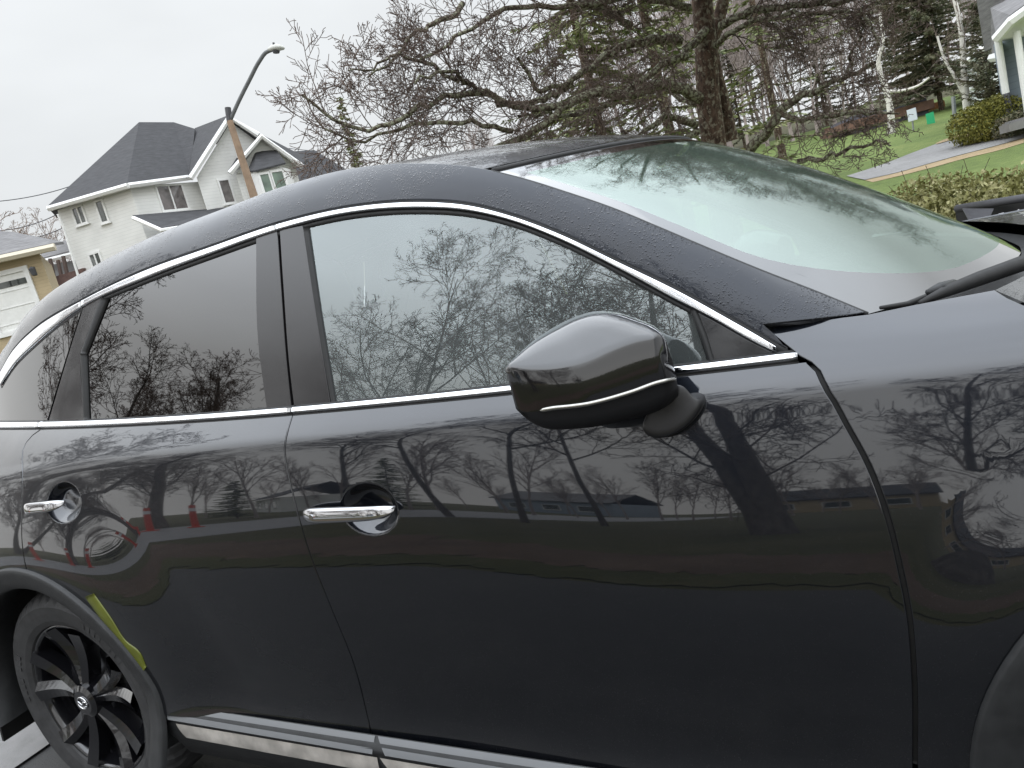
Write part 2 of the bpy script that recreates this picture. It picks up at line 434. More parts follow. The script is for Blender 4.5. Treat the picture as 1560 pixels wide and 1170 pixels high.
def panel(name, poly, surf, mat, parent, parent2=None, cell=.025, gap=.0030, lift=0., edge=.0025, depth=.016, fine=None, both=True):
    """a sheet cut from a surface: smooth face, rounded rim, short return flange"""
    poly = outline(poly); P = offset_poly(poly, gap)
    tv, _, tf = delaunay_2d_cdt([Vector(p) for p in P], [], [list(range(len(P)))], 1, 1e-6)[:3]
    bm = bmesh.new(); vs = [bm.verts.new((p[0], p[1], 0)) for p in tv]
    for f in tf:
        if len(set(f)) > 2: bm.faces.new([vs[i] for i in f])
    lo, hi = P.min(0), P.max(0)
    cuts = [(0, c) for c in np.arange(math.floor(lo[0]/cell)*cell, hi[0], cell)]+[(1, c) for c in np.arange(math.floor(lo[1]/cell)*cell, hi[1], cell)]
    for (fx0, fx1, fs0, fs1, fc) in (fine or []):
        cuts += [(0, c) for c in np.arange(fx0, fx1, fc)]+[(1, c) for c in np.arange(fs0, fs1, fc)]
    for ax, c in cuts:
        no = (1, 0, 0) if ax == 0 else (0, 1, 0); co = (c, 0, 0) if ax == 0 else (0, c, 0)
        bmesh.ops.bisect_plane(bm, geom=bm.verts[:]+bm.edges[:]+bm.faces[:], plane_co=co, plane_no=no, dist=1e-5)
    bmesh.ops.dissolve_limit(bm, angle_limit=.001, verts=[], edges=[]) if 0 else None
    bm.verts.index_update()
    U = np.array([v.co[:2] for v in bm.verts]); F = [tuple(v.index for v in f.verts) for f in bm.faces]
    bm.free()
    V = surf(U[:, 0], U[:, 1]); N = normals(surf, U[:, 0], U[:, 1])
    if lift: V = V+N*lift
    # orientation: the outline is counter-clockwise in (x, s); the surface normal points to -y
    acc = 0.
    for f0 in F: acc += np.cross(V[f0[1]]-V[f0[0]], V[f0[2]]-V[f0[0]])@N[f0[0]]
    if acc < 0: F = [f[::-1] for f in F]
    # rim
    D = clean(P, .0008); seg = []
    for i in range(len(D)):
        a, b = D[i], D[(i+1) % len(D)]; k = max(1, int(np.linalg.norm(b-a)/.02))
        seg += [a+(b-a)*t for t in np.arange(k)/k]
    D = np.array(seg); n = len(D)
    E = D-offset_poly(D, .004)+D
    PD = surf(D[:, 0], D[:, 1]); ND = normals(surf, D[:, 0], D[:, 1]); PE = surf(E[:, 0], E[:, 1])
    O = PE-PD; O -= ND*(O*ND).sum(1)[:, None]; O /= np.linalg.norm(O, axis=1)[:, None]+1e-9
    if lift: PD = PD+ND*lift
    V, N, F = [V], [N], list(F); base = len(U); rings = []
    for a in (0, 30, 60, 90):
        a = math.radians(a); rings.append((PD+O*edge*math.sin(a)-ND*edge*(1-math.cos(a)), ND*math.cos(a)+O*math.sin(a)))
    rings.append((PD+O*edge-ND*(edge+depth), O))
    for (v, q) in rings: V.append(v); N.append(q)
    for r in range(len(rings)-1):
        for i in range(n):
            j = (i+1) % n; a, b = base+r*n, base+(r+1)*n
            F.append((a+i, b+i, b+j, a+j))
    V = np.concatenate(V); N = np.concatenate(N)
    if both: return mesh2(name, V, F, mat, parent, parent2, N)
    return mesh(name, V, F, mat, parent, N)
def strip(name, A, B, surf, mat, parent, parent2=None, height=.004, base=.001, nu=9, n=60, both=True, ends=True, power=2):
    """moulding between two curves of a surface, with a bulged section"""
    A = spline(A, n=n); B = spline(B, n=n); us = np.linspace(0, 1, nu)
    V = []
    for u in us:
        C = A+(B-A)*u; P = surf(C[:, 0], C[:, 1]); Nn = normals(surf, C[:, 0], C[:, 1])
        V.append(P+Nn*(base+height*(1-abs(2*u-1)**power)))
    k = [surf(C[:, 0], C[:, 1])-normals(surf, C[:, 0], C[:, 1])*.012 for C in (A, B)]
    V = [k[0]]+V+[k[1]]
    nu2 = len(V); V = np.concatenate(V); F = grid_faces(nu2, n)
    F.append(tuple(i*n for i in range(nu2))); F.append(tuple(i*n+n-1 for i in range(nu2))[::-1])
    f0 = F[(nu2//2)*(n-1)+n//2]; n0 = np.cross(V[f0[1]]-V[f0[0]], V[f0[2]]-V[f0[0]])
    if n0[1] > 0 and n0[1] > -n0[2]: F = [f[::-1] for f in F]
    if both: o = mesh2(name, V, F, mat, parent, parent2)
    else: o = (mesh(name, V, F, mat, parent),)
    for q in o:
        q.data.polygons[len(q.data.polygons)-1].use_smooth = False; q.data.polygons[len(q.data.polygons)-2].use_smooth = False
    return o
def inset_surf(surf, d):
    def f(x, s):
        P = surf(x, s); h = 2e-4
        a = surf(np.asarray(x)+h, s)-P; b = surf(x, np.asarray(s)+h)-P
        n = np.cross(a, b); n /= np.linalg.norm(n, axis=1)[:, None]+1e-12
        n *= np.where(n[:, 1] > .5, -1, 1)[:, None]
        return P-n*d
    return f

# ------------------------------------------------------------------ the car
car = empty('suv', (1.4, 0, 0), 'wet black sport utility vehicle with chrome window trim filling the foreground', 'car')
def carchild(name):
    o = bpy.data.objects.new(name, None); COL.objects.link(o); o.parent = car
    return o
car.location = (0, 0, 0)

# door and fender gaps, traced
GAP_FR = px(Bsurf, [(445, 634.7), (439, 655), (434, 680), (439, 720), (446, 751), (469, 835), (503, 923), (540, 1015), (561, 1099), (566, 1122)], step=18)
GAP_FF = px(Bsurf, [(1230, 553), (1245, 568), (1253, 589), (1266, 609), (1285, 644), (1319, 707), (1348.5, 785), (1368, 863), (1382.6, 941), (1390, 1038), (1391, 1170)], step=18)
GAP_RR = px(Bsurf, [(61, 655), (52, 661), (37, 679), (34.5, 720), (33, 764), (33, 815)], step=14)
def arc(c, r, a0, a1, n=24):
    """circle in the x-z plane around a wheel, as (x, s) of the body surface"""
    out = []; s = -.2
    for a in np.linspace(a0, a1, n):
        x, z = c[0]+r*math.cos(rad(a)), c[1]+r*math.sin(rad(a))
        for _ in range(30):
            P = Bsurf(x, s)[0]; s = s+(z-P[2])*.9
        out.append((x, s))
    return np.array(out)
R_LIP = .492
SILL_S = -.735
belt = lambda x0, x1, n=40, d=0.: np.stack([np.linspace(x0, x1, n), sbelt(np.linspace(x0, x1, n))+d], 1)
# handle scoops
_f0 = invert(Bsurf, [(562, 776)])[0]; _r0s = invert(Bsurf, [(97, 766)])[0]
SCOOPS.append((_f0[0], _f0[1], .078, .058, .034)); SCOOPS.append((_r0s[0], _r0s[1], .080, .058, .034))

xr = GAP_FR[-1, 0]; ang_r = math.degrees(math.atan2(.05, .49))
_ar = arc(WR, R_LIP, 4, 84, 40)
k = np.argmin(np.hypot(*(_ar-GAP_RR[-1]).T))
rear_low = _ar[:k+1]                                     # from the sill up the arch to the door gap
rear_poly = outline(belt(GAP_RR[0, 0], GAP_FR[0, 0]), GAP_FR, np.array([[GAP_FR[-1, 0], SILL_S], [rear_low[0, 0]+.005, SILL_S]]), rear_low, GAP_RR[::-1])
FD = GAP_FF[-1]
front_poly = outline(belt(GAP_FR[0, 0], GAP_FF[0, 0]), GAP_FF, np.array([[FD[0], SILL_S], [GAP_FR[-1, 0], SILL_S]]), GAP_FR[::-1])

doors = {}
for nm, poly, sc in (('rear_door', rear_poly, SCOOPS[1]), ('front_door', front_poly, SCOOPS[0])):
    fine = [(sc[0]-.09, sc[0]+.09, sc[1]-.068, sc[1]+.068, .0032), (poly[:, 0].min(), poly[:, 0].min()+.01, -.05, .06, .008)]
    doors[nm] = panel(nm, poly, Bsurf, M_PAINT, car, fine=fine)
# front fender: from the door gap round the arch and over to the hood
HOOD_PX = px(Bsurf, [(1322, 478), (1400, 462), (1470, 449), (1516, 440.5)], step=20)
HOODL = invert(Bsurf, [(1516, 440.5), (1535, 453), (1560, 464)])
TOPF = px(Bsurf, [(1230, 553), (1204, 531), (1166, 497), (1240, 488), (1322, 478)], step=16)
XHD = HOODL[0, 0]
hood_s = lambda x: np.interp(x, HOODL[:, 0], HOODL[:, 1])
XF = 3.42
_af = arc(WF, R_LIP, 176, 20, 60)
fend_poly = outline(GAP_FF[::-1]+[.0055, 0], TOPF[1:], HOOD_PX[1:], HOODL[1:], np.array([[XF-.25, HOODL[-1, 1]+.01], [XF-.02, HOODL[-1, 1]-.05], [XF, .05], [XF, -.2]]),
                    _af[::-1], np.array([[_af[0, 0]-.002, SILL_S], [FD[0], SILL_S]]))
panel('front_fender', fend_poly, Bsurf, M_PAINT, car, fine=[(2.2, 3.4, -.05, .06, .008)])
# rear quarter panel
_aq = arc(WR, R_LIP, 84, 176, 40); kq = np.argmin(np.hypot(*(_aq-GAP_RR[-1]).T))
quarter_poly = outline(belt(-.80, GAP_RR[0, 0]), GAP_RR, _ar[k:], _aq, np.array([[-.55, -.70], [-.80, -.70]]))
panel('rear_quarter_panel', quarter_poly, Bsurf, M_PAINT, car, fine=[(-.8, 0, -.05, .06, .008)])

# ---- roof side, from the window frame up to the roof edge, A-pillar to tail
DLO = np.stack([HX, HS], 1)
lowx = np.concatenate([np.array([[-.80, 0.0]]), DLO[(HX > -.7) & (HX < 2.285)]])
cor = px(Gsurf, [(1163, 494), (1240, 485), (1318, 475.5)], step=20)
wsx = _w[::-1]                                            # from cowl up
edge_x = np.linspace(XH, -.80, 60)
side_poly = outline(lowx+[0, .004], cor, wsx[1:], np.stack([edge_x, s_edge(edge_x)], 1))
panel('roof_side', side_poly, Gsurf, M_PAINTW, car, cell=.03, gap=.001, depth=.02)
# black seal between the frame's chrome and the roof side
seal_x = np.linspace(-.60, 2.285, 120)
hs = np.interp(seal_x, HX, HS)
strip('roof_side_seal', np.stack([seal_x, hs-.012], 1), np.stack([seal_x, hs+.007], 1), Gsurf, M_RUBBER, car, height=.002, base=-.004, n=120)

# ---- chrome round the windows
ci = px(Gsurf, DLO_IN, step=10); ci = ci[np.argsort(ci[:, 0])]
xi0 = ci[0, 0]; si0 = ci[0, 1]
_tx = np.array([-.56, -.50, -.44, -.38, -.32]); in_x = np.r_[_tx, ci[:, 0]]; in_s = np.r_[np.interp(_tx, HX, HS)-np.array([.022, .024, .026, .027, .028]), ci[:, 1]]
INN = np.stack([in_x, in_s], 1)
fr_split = invert(Gsurf, [(422, 344)])[0, 0]; rq_split = invert(Gsurf, [(126, 461)])[0, 0]
def frame_piece(x0, x1):
    q = np.linspace(x0, x1, max(20, int((x1-x0)/.012)))
    A = np.stack([q, np.interp(q, HX, HS)-.0045], 1); B = np.stack([q, np.interp(q, in_x, in_s)], 1)
    return A, B
for x0, x1 in ((-.555, rq_split-.0012), (rq_split+.0012, fr_split-.0012), (fr_split+.0012, 2.268)):
    A, B = frame_piece(x0, x1)
    strip('window_frame_trim', A, B, Gsurf, M_CHROME, car, height=.0042, base=.001, n=len(A), nu=19, power=8)
    # rubber lip under it
    strip('window_seal', B+[0, -.0005], B+[0, -.012], Gsurf, M_RUBBER, car, height=.003, base=-.005, n=len(A))
# belt moulding
bh = invert(Bsurf, BELT_HI)
SBH = np.polyfit(bh[:, 0], bh[:, 1], 3)
b_split = (invert(Bsurf, [(446, 629)])[0, 0], invert(Bsurf, [(61, 650)])[0, 0])
for x0, x1 in ((-.62, b_split[1]-.0015), (b_split[1]+.0015, b_split[0]-.0015), (b_split[0]+.0015, 2.300)):
    q = np.linspace(x0, x1, max(12, int((x1-x0)/.02)))
    lo_ = sbelt(q)+.0035; hi_ = np.polyval(SBH, np.clip(q, -.3, 2.4))
    strip('belt_trim', np.stack([q, hi_], 1), np.stack([q, lo_], 1), Bsurf, M_CHROME, car, height=.0045, base=.003, n=len(q), nu=19, power=8)
    strip('belt_seal', np.stack([q, lo_], 1), np.stack([q, lo_-.0075], 1), Bsurf, M_RUBBER, car, height=.001, base=-.002, n=len(q))
    strip('belt_seal', np.stack([q, hi_+.010], 1), np.stack([q, hi_-.001], 1), Bsurf, M_RUBBER, car, height=.003, base=-.004, n=len(q))

# ---- panes and pillar plates
GIN = inset_surf(Gsurf, .007); GPL = inset_surf(Gsurf, .002)
def gp(pts, step=12, surf=None): return px(surf or Gsurf, pts, step=step)
fg = outline(gp([(460, 345), (475, 430), (490, 530), (505, 625)]), gp([(505, 622), (640, 606), (772, 591), (1040, 560), (1085, 555)]),
             gp([(1085, 556), (1070, 515), (1053, 472)]), gp([(1055, 474), (1028, 460), (938, 412), (849, 367), (781, 341), (714, 326), (633, 320), (535, 327), (460, 341)]))
panel('front_window', fg, GIN, M_GLASSF, car, gap=0, edge=.001, depth=.003, cell=.03)
rg = outline(gp([(156, 456), (124, 539)]), gp([(124, 539), (129, 640)]), gp([(129, 640), (280, 634), (407, 628)]), gp([(407, 628), (392, 520), (388, 362)]), gp([(388, 362), (323, 388), (220, 427), (156, 455)]))
panel('rear_window', rg, GIN, M_GLASSR, car, gap=0, edge=.001, depth=.003, cell=.03)
qv = gp([(126, 461), (97, 552), (68, 648)])
qx0, qx1 = -.56, qv[0, 0]
qt = np.linspace(qv[0, 0], qx0, 30)
qg = outline(qv[::-1], np.stack([qt, np.interp(qt, in_x, in_s)+.002], 1), np.stack([np.linspace(qx0, qv[-1, 0], 20), np.zeros(20)+.002], 1))
panel('quarter_window', qg, inset_surf(Gsurf, .003), M_GLASSR, car, gap=.001, edge=.001, depth=.004, cell=.03)
# plates
for nm, pts in (('pillar_plate', [[(389, 362), (392, 520), (406, 628)], [(406, 628), (443, 626)], [(443, 626), (436, 560), (427, 440), (421, 348)], [(421, 350), (389, 362)]]),
                ('pillar_plate', [[(425, 348), (431, 440), (440, 560), (448, 626)], [(448, 626), (503, 620)], [(503, 620), (482, 490), (460, 343)], [(460, 343), (425, 350)]]),
                ('pillar_plate', [[(129, 458), (100, 550), (71, 648)], [(71, 648), (128, 642)], [(128, 642), (123, 540), (155, 452)], [(155, 452), (129, 459)]])):
    panel(nm, outline(*[gp(q) for q in pts]), GPL, M_BLACKP, car, gap=.001, edge=.0015, depth=.012, cell=.03)
# seals at the panes' upright edges
strip('window_seal', gp([(459, 345), (481, 490), (504, 622)]), gp([(468, 345), (489, 490), (511, 622)]), Gsurf, M_RUBBER, car, height=.003, base=-.004, n=30)
strip('window_seal', gp([(152, 454), (121, 539)]), gp([(163, 454), (129, 539)]), Gsurf, M_RUBBER, car, height=.004, base=-.002, n=20)
strip('window_seal', gp([(121, 538), (126, 640)]), gp([(129, 538), (133, 640)]), Gsurf, M_RUBBER, car, height=.004, base=-.002, n=20)
# mirror sail
panel('mirror_sail', outline(gp([(1050, 471), (1066, 512), (1080, 556)]), gp([(1080, 556), (1185, 543)]), gp([(1185, 541), (1150, 524), (1093, 492), (1050, 469)])), GPL, M_BLACKG, car, gap=.001, edge=.003, depth=.012)
strip('mirror_sail_bead', gp([(1050, 471), (1066, 512), (1080, 556)]), gp([(1061, 471), (1077, 512), (1090, 555)]), Gsurf, M_RUBBER, car, height=.004, base=-.001, n=20)

# ---- roof and windshield
NUw = 25
us = np.linspace(-1, 1, NUw)
def section(P, dx, dz):
    y1 = abs(P[1]); yy = us*y1
    q = 1-us**2
    return np.stack([P[0]+dx*q, yy, P[2]+dz*q], 1)
BOW_T, CROWN_T = .255, .015
def crown(x): return CROWN_T+(.004-CROWN_T)*smooth01((XH-x)/.6)
V = []
rx = np.r_[np.linspace(-.80, XH-.03, 50)]
for x in rx:
    P = Gsurf(x, s_edge(x))[0]; P[2] -= .004
    V.append(section(P, BOW_T*smooth01((x-.2)/(XH-.23))-.04*smooth01((.2-x)/1.), float(crown(x))))
nV = len(V); V = np.concatenate(V)
mesh('roof', V, [f[::-1] for f in grid_faces(nV, NUw)], M_PAINTW, car)
# windshield
def wsP(t):
    """edge point, t = 0 header .. 1 cowl"""
    q = _w[::-1][::-1]
    L = np.linspace(0, 1, len(q)); xs = np.interp(t, L, q[:, 0]); ss = np.interp(t, L, q[:, 1])
    return Gsurf(xs, ss)[0]
def bow(t): return BOW_T+(.312-BOW_T)*t**1.1, CROWN_T+(-.037-CROWN_T)*t**2.076
def ws_grid(t0, t1, nt, u0=-1, u1=1, nu=NUw, lift=0):
    V = []
    for t in np.linspace(t0, t1, nt):
        P = wsP(t); dx, dz = bow(t); P[2] -= .003
        uu = np.linspace(u0, u1, nu); q = 1-uu**2
        V.append(np.stack([P[0]+dx*q, uu*abs(P[1]), P[2]+dz*q+lift], 1))
    return np.concatenate(V)
def ws_point(t, u, lift=0):
    P = wsP(t); dx, dz = bow(t); q = 1-u*u
    return np.array([P[0]+dx*q, u*abs(P[1]), P[2]-.003+dz*q+lift])
# pane with a rounded lower corner, frit band round it
def corner_t(u):
    """lower rim of the clear area over u"""
    a = np.clip((1-abs(u)-.045)/.36, 0, 1); return .935-.34*(1-math.sqrt(max(0., 1-(1-a)**2.0)))
NT_, NU_ = 60, 81
uu = np.linspace(-1, 1, NU_)
um = .955
Vp, Vf = [], []
pane_u = um*np.sin(np.linspace(-math.pi/2, math.pi/2, NU_))
for i, f in enumerate(np.linspace(0, 1, NT_)):
    for u in pane_u: Vp.append(ws_point(.045+(corner_t(u)-.045)*f, u))
mesh('windshield', Vp, [f for f in grid_faces(NT_, NU_)], M_GLASSW, car)
fm = MB()
def ring(t, u): return ws_point(t, u, 0)
Vb = []
for i, f in enumerate(np.linspace(0, 1, 16)):
    for u in pane_u: Vb.append(ws_point(corner_t(u)+(1.0-corner_t(u))*f, u))
F = [f for f in grid_faces(16, NU_)]
nb = len(Vb)
Vt = [ws_point(t, u) for t in np.linspace(0, .045, 4) for u in pane_u]
F += [tuple(i+nb for i in f) for f in grid_faces(4, NU_)]; Vb += Vt; nb = len(Vb)
for a, b_ in ((-1, -um), (um, 1)):
    Vs = [ws_point(t, u) for t in np.linspace(0, 1, NT_) for u in np.linspace(a, b_, 4)]
    F += [tuple(i+nb for i in f) for f in grid_faces(NT_, 4)]; Vb += Vs; nb = len(Vb)
mesh('windshield_frit', Vb, F, M_FRIT, car)
# header seal and windshield edge moulding
mb = MB(); mb.tube([ws_point(0, u, .002)+[-.008, 0, 0] for u in np.linspace(-.99, .99, 50)], .007, 8)
mb.build('header_seal', M_RUBBER, car, smooth=True)
for sgn in (-1, 1):
    mb = MB(); mb.tube([ws_point(t, sgn*.998, .000) for t in np.linspace(0, 1, 40)], .0035, 6)
    mb.build('windshield_moulding', M_CLAD, car, smooth=True)
# dark rubber down in the door gaps
for g_ in (GAP_FR, GAP_FF, GAP_RR):
    strip('door_seal', g_+[-.012, 0], g_+[.014, 0], Bsurf, M_RUBBER, car, height=.0, base=-.010, n=len(g_)*2)
# ---- hood, cowl, front end
HBOW = .20
hx = np.linspace(XHD, XF-.02, 24); V = []
NH = 27
for x in hx:
    P = Bsurf(x, hood_s(x))[0]; u = np.linspace(-1, 1, NH)
    V.append(np.stack([x+HBOW*(1-u**2)*(1-smooth01((x-XHD)/.6))+.12*(1-u**2)*smooth01((x-XHD)/.6), u*abs(P[1]+.003), P[2]-.002+.050*(1-u**2)*smooth01((x-XHD)/.6)-.02*(1-u**2)*(1-smooth01((x-XHD)/.5))], 1))
V = np.concatenate(V); mesh('hood', V, [f for f in grid_faces(len(hx), NH)], M_PAINTW, car)
V = []
for f in np.linspace(0, 1, 5):
    for u in np.linspace(-1, 1, 31):
        a = ws_point(1.0, u*.98); P = Bsurf(XHD, hood_s(XHD))[0]; b_ = np.array([XHD+HBOW*(1-u*u)+.01, u*abs(P[1]), P[2]-.03-.02*(1-u*u)])
        V.append(a*(1-f)+b_*f-np.array([0, 0, .006+.02*math.sin(math.pi*f)]))
mesh('cowl', V, grid_faces(5, 31), M_CLAD, car)
# bumper, grille, lamps at the nose (out of frame, one step to the side shows them)
V = []
yb = abs(Bsurf(XF, 0.)[0, 1])
zs = np.linspace(.25, zc(3.0)+.02, 14)
for z in zs:
    for u in np.linspace(-1, 1, 25):
        V.append((XF+.46*(1-abs(u)**2.6)-.10*max(0, (z-.7)/.4)**2*(1-abs(u)**2.6)-.03, u*(yb-.012), z+.05*(1-u*u)*(z > .9)))
mesh('front_bumper', V, grid_faces(14, 25), M_PAINT, car)
mb = MB(); mb.box((XF+.43, 0, .66), (.05, 1.0, .34)); mb.build('grille', M_BLACKG, car, bevel=.02)
for s_ in (-1, 1):
    mb = MB(); mb.box((XF+.13, s_*.72, .80), (.30, .36, .11), rot=-s_*.45); mb.build('headlight', M_CHROMES, car, bevel=.02)
# tail
V = []
yt = abs(Gsurf(-.80, 0.)[0, 1])
se_ = float(s_edge(-.80))
rows = [(*Bsurf(-.80, q)[0][[2, 1]], x) for q, x in ((-.70, -.97), (-.5, -1.02), (-.25, -1.05), (0., -1.04), (.20, -.98))]+[(*Gsurf(-.80, q)[0][[2, 1]], x) for q, x in ((.05, -.93), (se_*.5, -.88), (se_, -.81))]
for z, y, x in rows:
    for u in np.linspace(-1, 1, 17): V.append((x+(-.80-x)*abs(u)**3-.0, u*abs(y), z+(.0 if z < 1.4 else 0)))
mesh('tailgate', V, [f[::-1] for f in grid_faces(len(rows), 17)], M_PAINT, car)
for s_ in (-1, 1):
    mb = MB(); mb.box((-.87, s_*.74, 1.02), (.22, .24, .11), rot=s_*.5); mb.build('tail_light', simple('tail_red', (.25, .01, .01), .1, coat=1), car, bevel=.02)

# ---- cladding: wheel arches and sill
def clad_arch(c, a0, a1):
    """rings from the body lip down to the opening"""
    n = 60; A = arc(c, R_LIP+.004, a0, a1, n); P0 = Bsurf(A[:, 0], A[:, 1]); N0 = normals(Bsurf, A[:, 0], A[:, 1])
    ang = np.radians(np.linspace(a0, a1, n)); rd = np.stack([np.cos(ang), 0*ang, np.sin(ang)], 1)
    rings = [P0-N0*.004, P0+N0*.010-rd*.002, P0+N0*.013-rd*.006, P0+N0*.012-rd*.018, P0+N0*.006-rd*.045, P0-rd*.066+[0, -.001, 0], P0-rd*.073+[0, .006, 0], P0-rd*.074+[0, .05, 0], P0-rd*.055+[0, .16, 0]]
    V = np.concatenate(rings); return V, grid_faces(len(rings), n)
for c, a0, a1 in ((WR, -14, 190), (WF, 194, -12)):
    V, F = clad_arch(c, a0, a1)
    if a0 > a1: F = [f[::-1] for f in F]
    mesh2('wheel_arch_cladding', V, F, M_CLAD, car)
# sill: painted-look cladding section, with the satin strip
def sill_section(x, top, bot):
    P = Bsurf(x, SILL_S)[0]; return P
_s0, _s1 = Bsurf(.98, SILL_S)[0], Bsurf(1.9, SILL_S)[0]
def sill_line(x):
    t = (np.asarray(x, float)-.98)/(1.9-.98); return np.stack([np.asarray(x, float), _s0[1]+(_s1[1]-_s0[1])*t-.004, _s0[2]+(_s1[2]-_s0[2])*t], 1)
sx_ = np.linspace(.47, 2.46, 60); V = []
prof = [(.000, .012), (.016, .002), (.024, -.008), (.026, -.018), (.012, -.030), (.016, -.036), (.018, -.070), (.012, -.084), (.006, -.095), (-.02, -.16), (-.10, -.19), (-.25, -.19)]
for (o, dz) in prof:
    P = sill_line(sx_); P[:, 1] -= o; P[:, 2] += dz; V.append(P)
V = np.concatenate(V)
mesh2('sill_cladding', V, [f[::-1] for f in grid_faces(len(prof), len(sx_))], M_CLAD, car)
SP = invert(Bsurf, [(581, 1130)])[0, 0]
M_LEDGE = simple('grey_ledge', (.115, .12, .125), .38, 0, .6, .2)
M_SATIN = simple('brushed_sill', (.50, .47, .43), .42, .35, .6, var=.30, scale=18)
def sillpiece(name, x0, x1, p0, p1, mat, bul):
    q = np.linspace(x0, x1, 30); V = []
    B0 = sill_line(q)
    for f in np.linspace(0, 1, 7):
        P = B0.copy(); P[:, 1] -= p0[0]+(p1[0]-p0[0])*f+bul*(1-(2*f-1)**2); P[:, 2] += p0[1]+(p1[1]-p0[1])*f
        # the rear end is cut on the slant
        P[:, 0] += (x1-q)/(x1-x0)*.03*f; V.append(P)
    for f0, f1 in ((0, 0),): pass
    V = np.concatenate(V); mesh2(name, V, [f[::-1] for f in grid_faces(7, 30)], mat, car)
for x0, x1 in ((.475, SP-.004), (SP+.004, 2.40)):
    sillpiece('sill_ledge', x0, x1, (.004, .013), (.030, -.016), M_LEDGE, .0015)
    sillpiece('sill_trim', x0+.04 if x0 < 1 else x0, x1, (.0185, -.0335), (.0215, -.074), M_SATIN, .002)

# ---- rear arch lip: the grass reflection painted in as a raised yellow-green strip
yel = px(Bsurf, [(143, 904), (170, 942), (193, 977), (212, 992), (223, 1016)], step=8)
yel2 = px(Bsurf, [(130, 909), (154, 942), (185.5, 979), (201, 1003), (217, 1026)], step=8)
strip('painted_grass_reflection', yel[:, :], spline(yel2, n=len(yel)), Bsurf, simple('grass_reflection_green', (.115, .13, .014), .35, coat=.3, var=.15, scale=20), doors['rear_door'][0], height=.002, base=.002, n=24, both=False)

# ---- handles
def handle(door, sc, x0, x1, lock):
    """chrome pull bar across the scoop"""
    for sgn in (0, 1):
        d = door[sgn]; mir = np.array([1, 1 if sgn == 0 else -1, 1])
        n = 34; V = []; nn = 24
        base_ = []
        for t in np.linspace(0, 1, n):
            x = x0+(x1-x0)*t
            P = Bsurf(np.array([x]), np.array([sc[1]+.20*0]))[0]
            q = Yc(x); y = -(Yc(x)) 
            P0 = Bsurf(np.array([sc[0]-.12]), np.array([sc[1]]))[0]; P1 = Bsurf(np.array([sc[0]+.12]), np.array([sc[1]]))[0]
            w = (x-(sc[0]-.12))/.24; P = P0+(P1-P0)*w
            e = 1-(2*t-1)**8; e2 = (1-abs(2*t-1)**5)
            hh = .0170*max(.10, 1-abs(2*t-1)**5)**.5*(1.0-.16*t); out = .014+.020*e2
            V += [(x, P[1]-out-.0085*math.copysign(abs(math.cos(a))**.55, math.cos(a))*(.4+.6*e)+.002+.0035*math.sin(a), P[2]+.004+hh*math.copysign(abs(math.sin(a))**.8, math.sin(a))) for a in np.linspace(0, 2*math.pi, nn, endpoint=False)]
        V = np.array(V)*mir; F = grid_faces(n, nn, False, True)+[tuple(range(nn))[::-1], tuple((n-1)*nn+i for i in range(nn))]
        if sgn == 0: F = [f[::-1] for f in F]
        o = mesh('door_handle', V, F, M_CHROMEH, d)
        bm = bmesh.new(); bm.from_mesh(o.data); bmesh.ops.recalc_face_normals(bm, faces=bm.faces); bm.to_mesh(o.data); bm.free()
        if lock:
            c = V.reshape(n, nn, 3)[6].mean(0); mb = MB()
            mb.tube([c+np.array([0, -.006, 0])*mir, c+np.array([0, -.0105, 0])*mir], .0055, 14); mb.build('lock_button', M_CHROMES, d, smooth=False)
hf = invert(Bsurf, [(470, 777), (606, 782)]); hr = invert(Bsurf, [(49, 762), (121, 764)])
handle(doors['front_door'], SCOOPS[0], hf[0, 0]-.004, hf[1, 0]+.006, True)
handle(doors['rear_door'], SCOOPS[1], hr[0, 0], hr[1, 0], False)

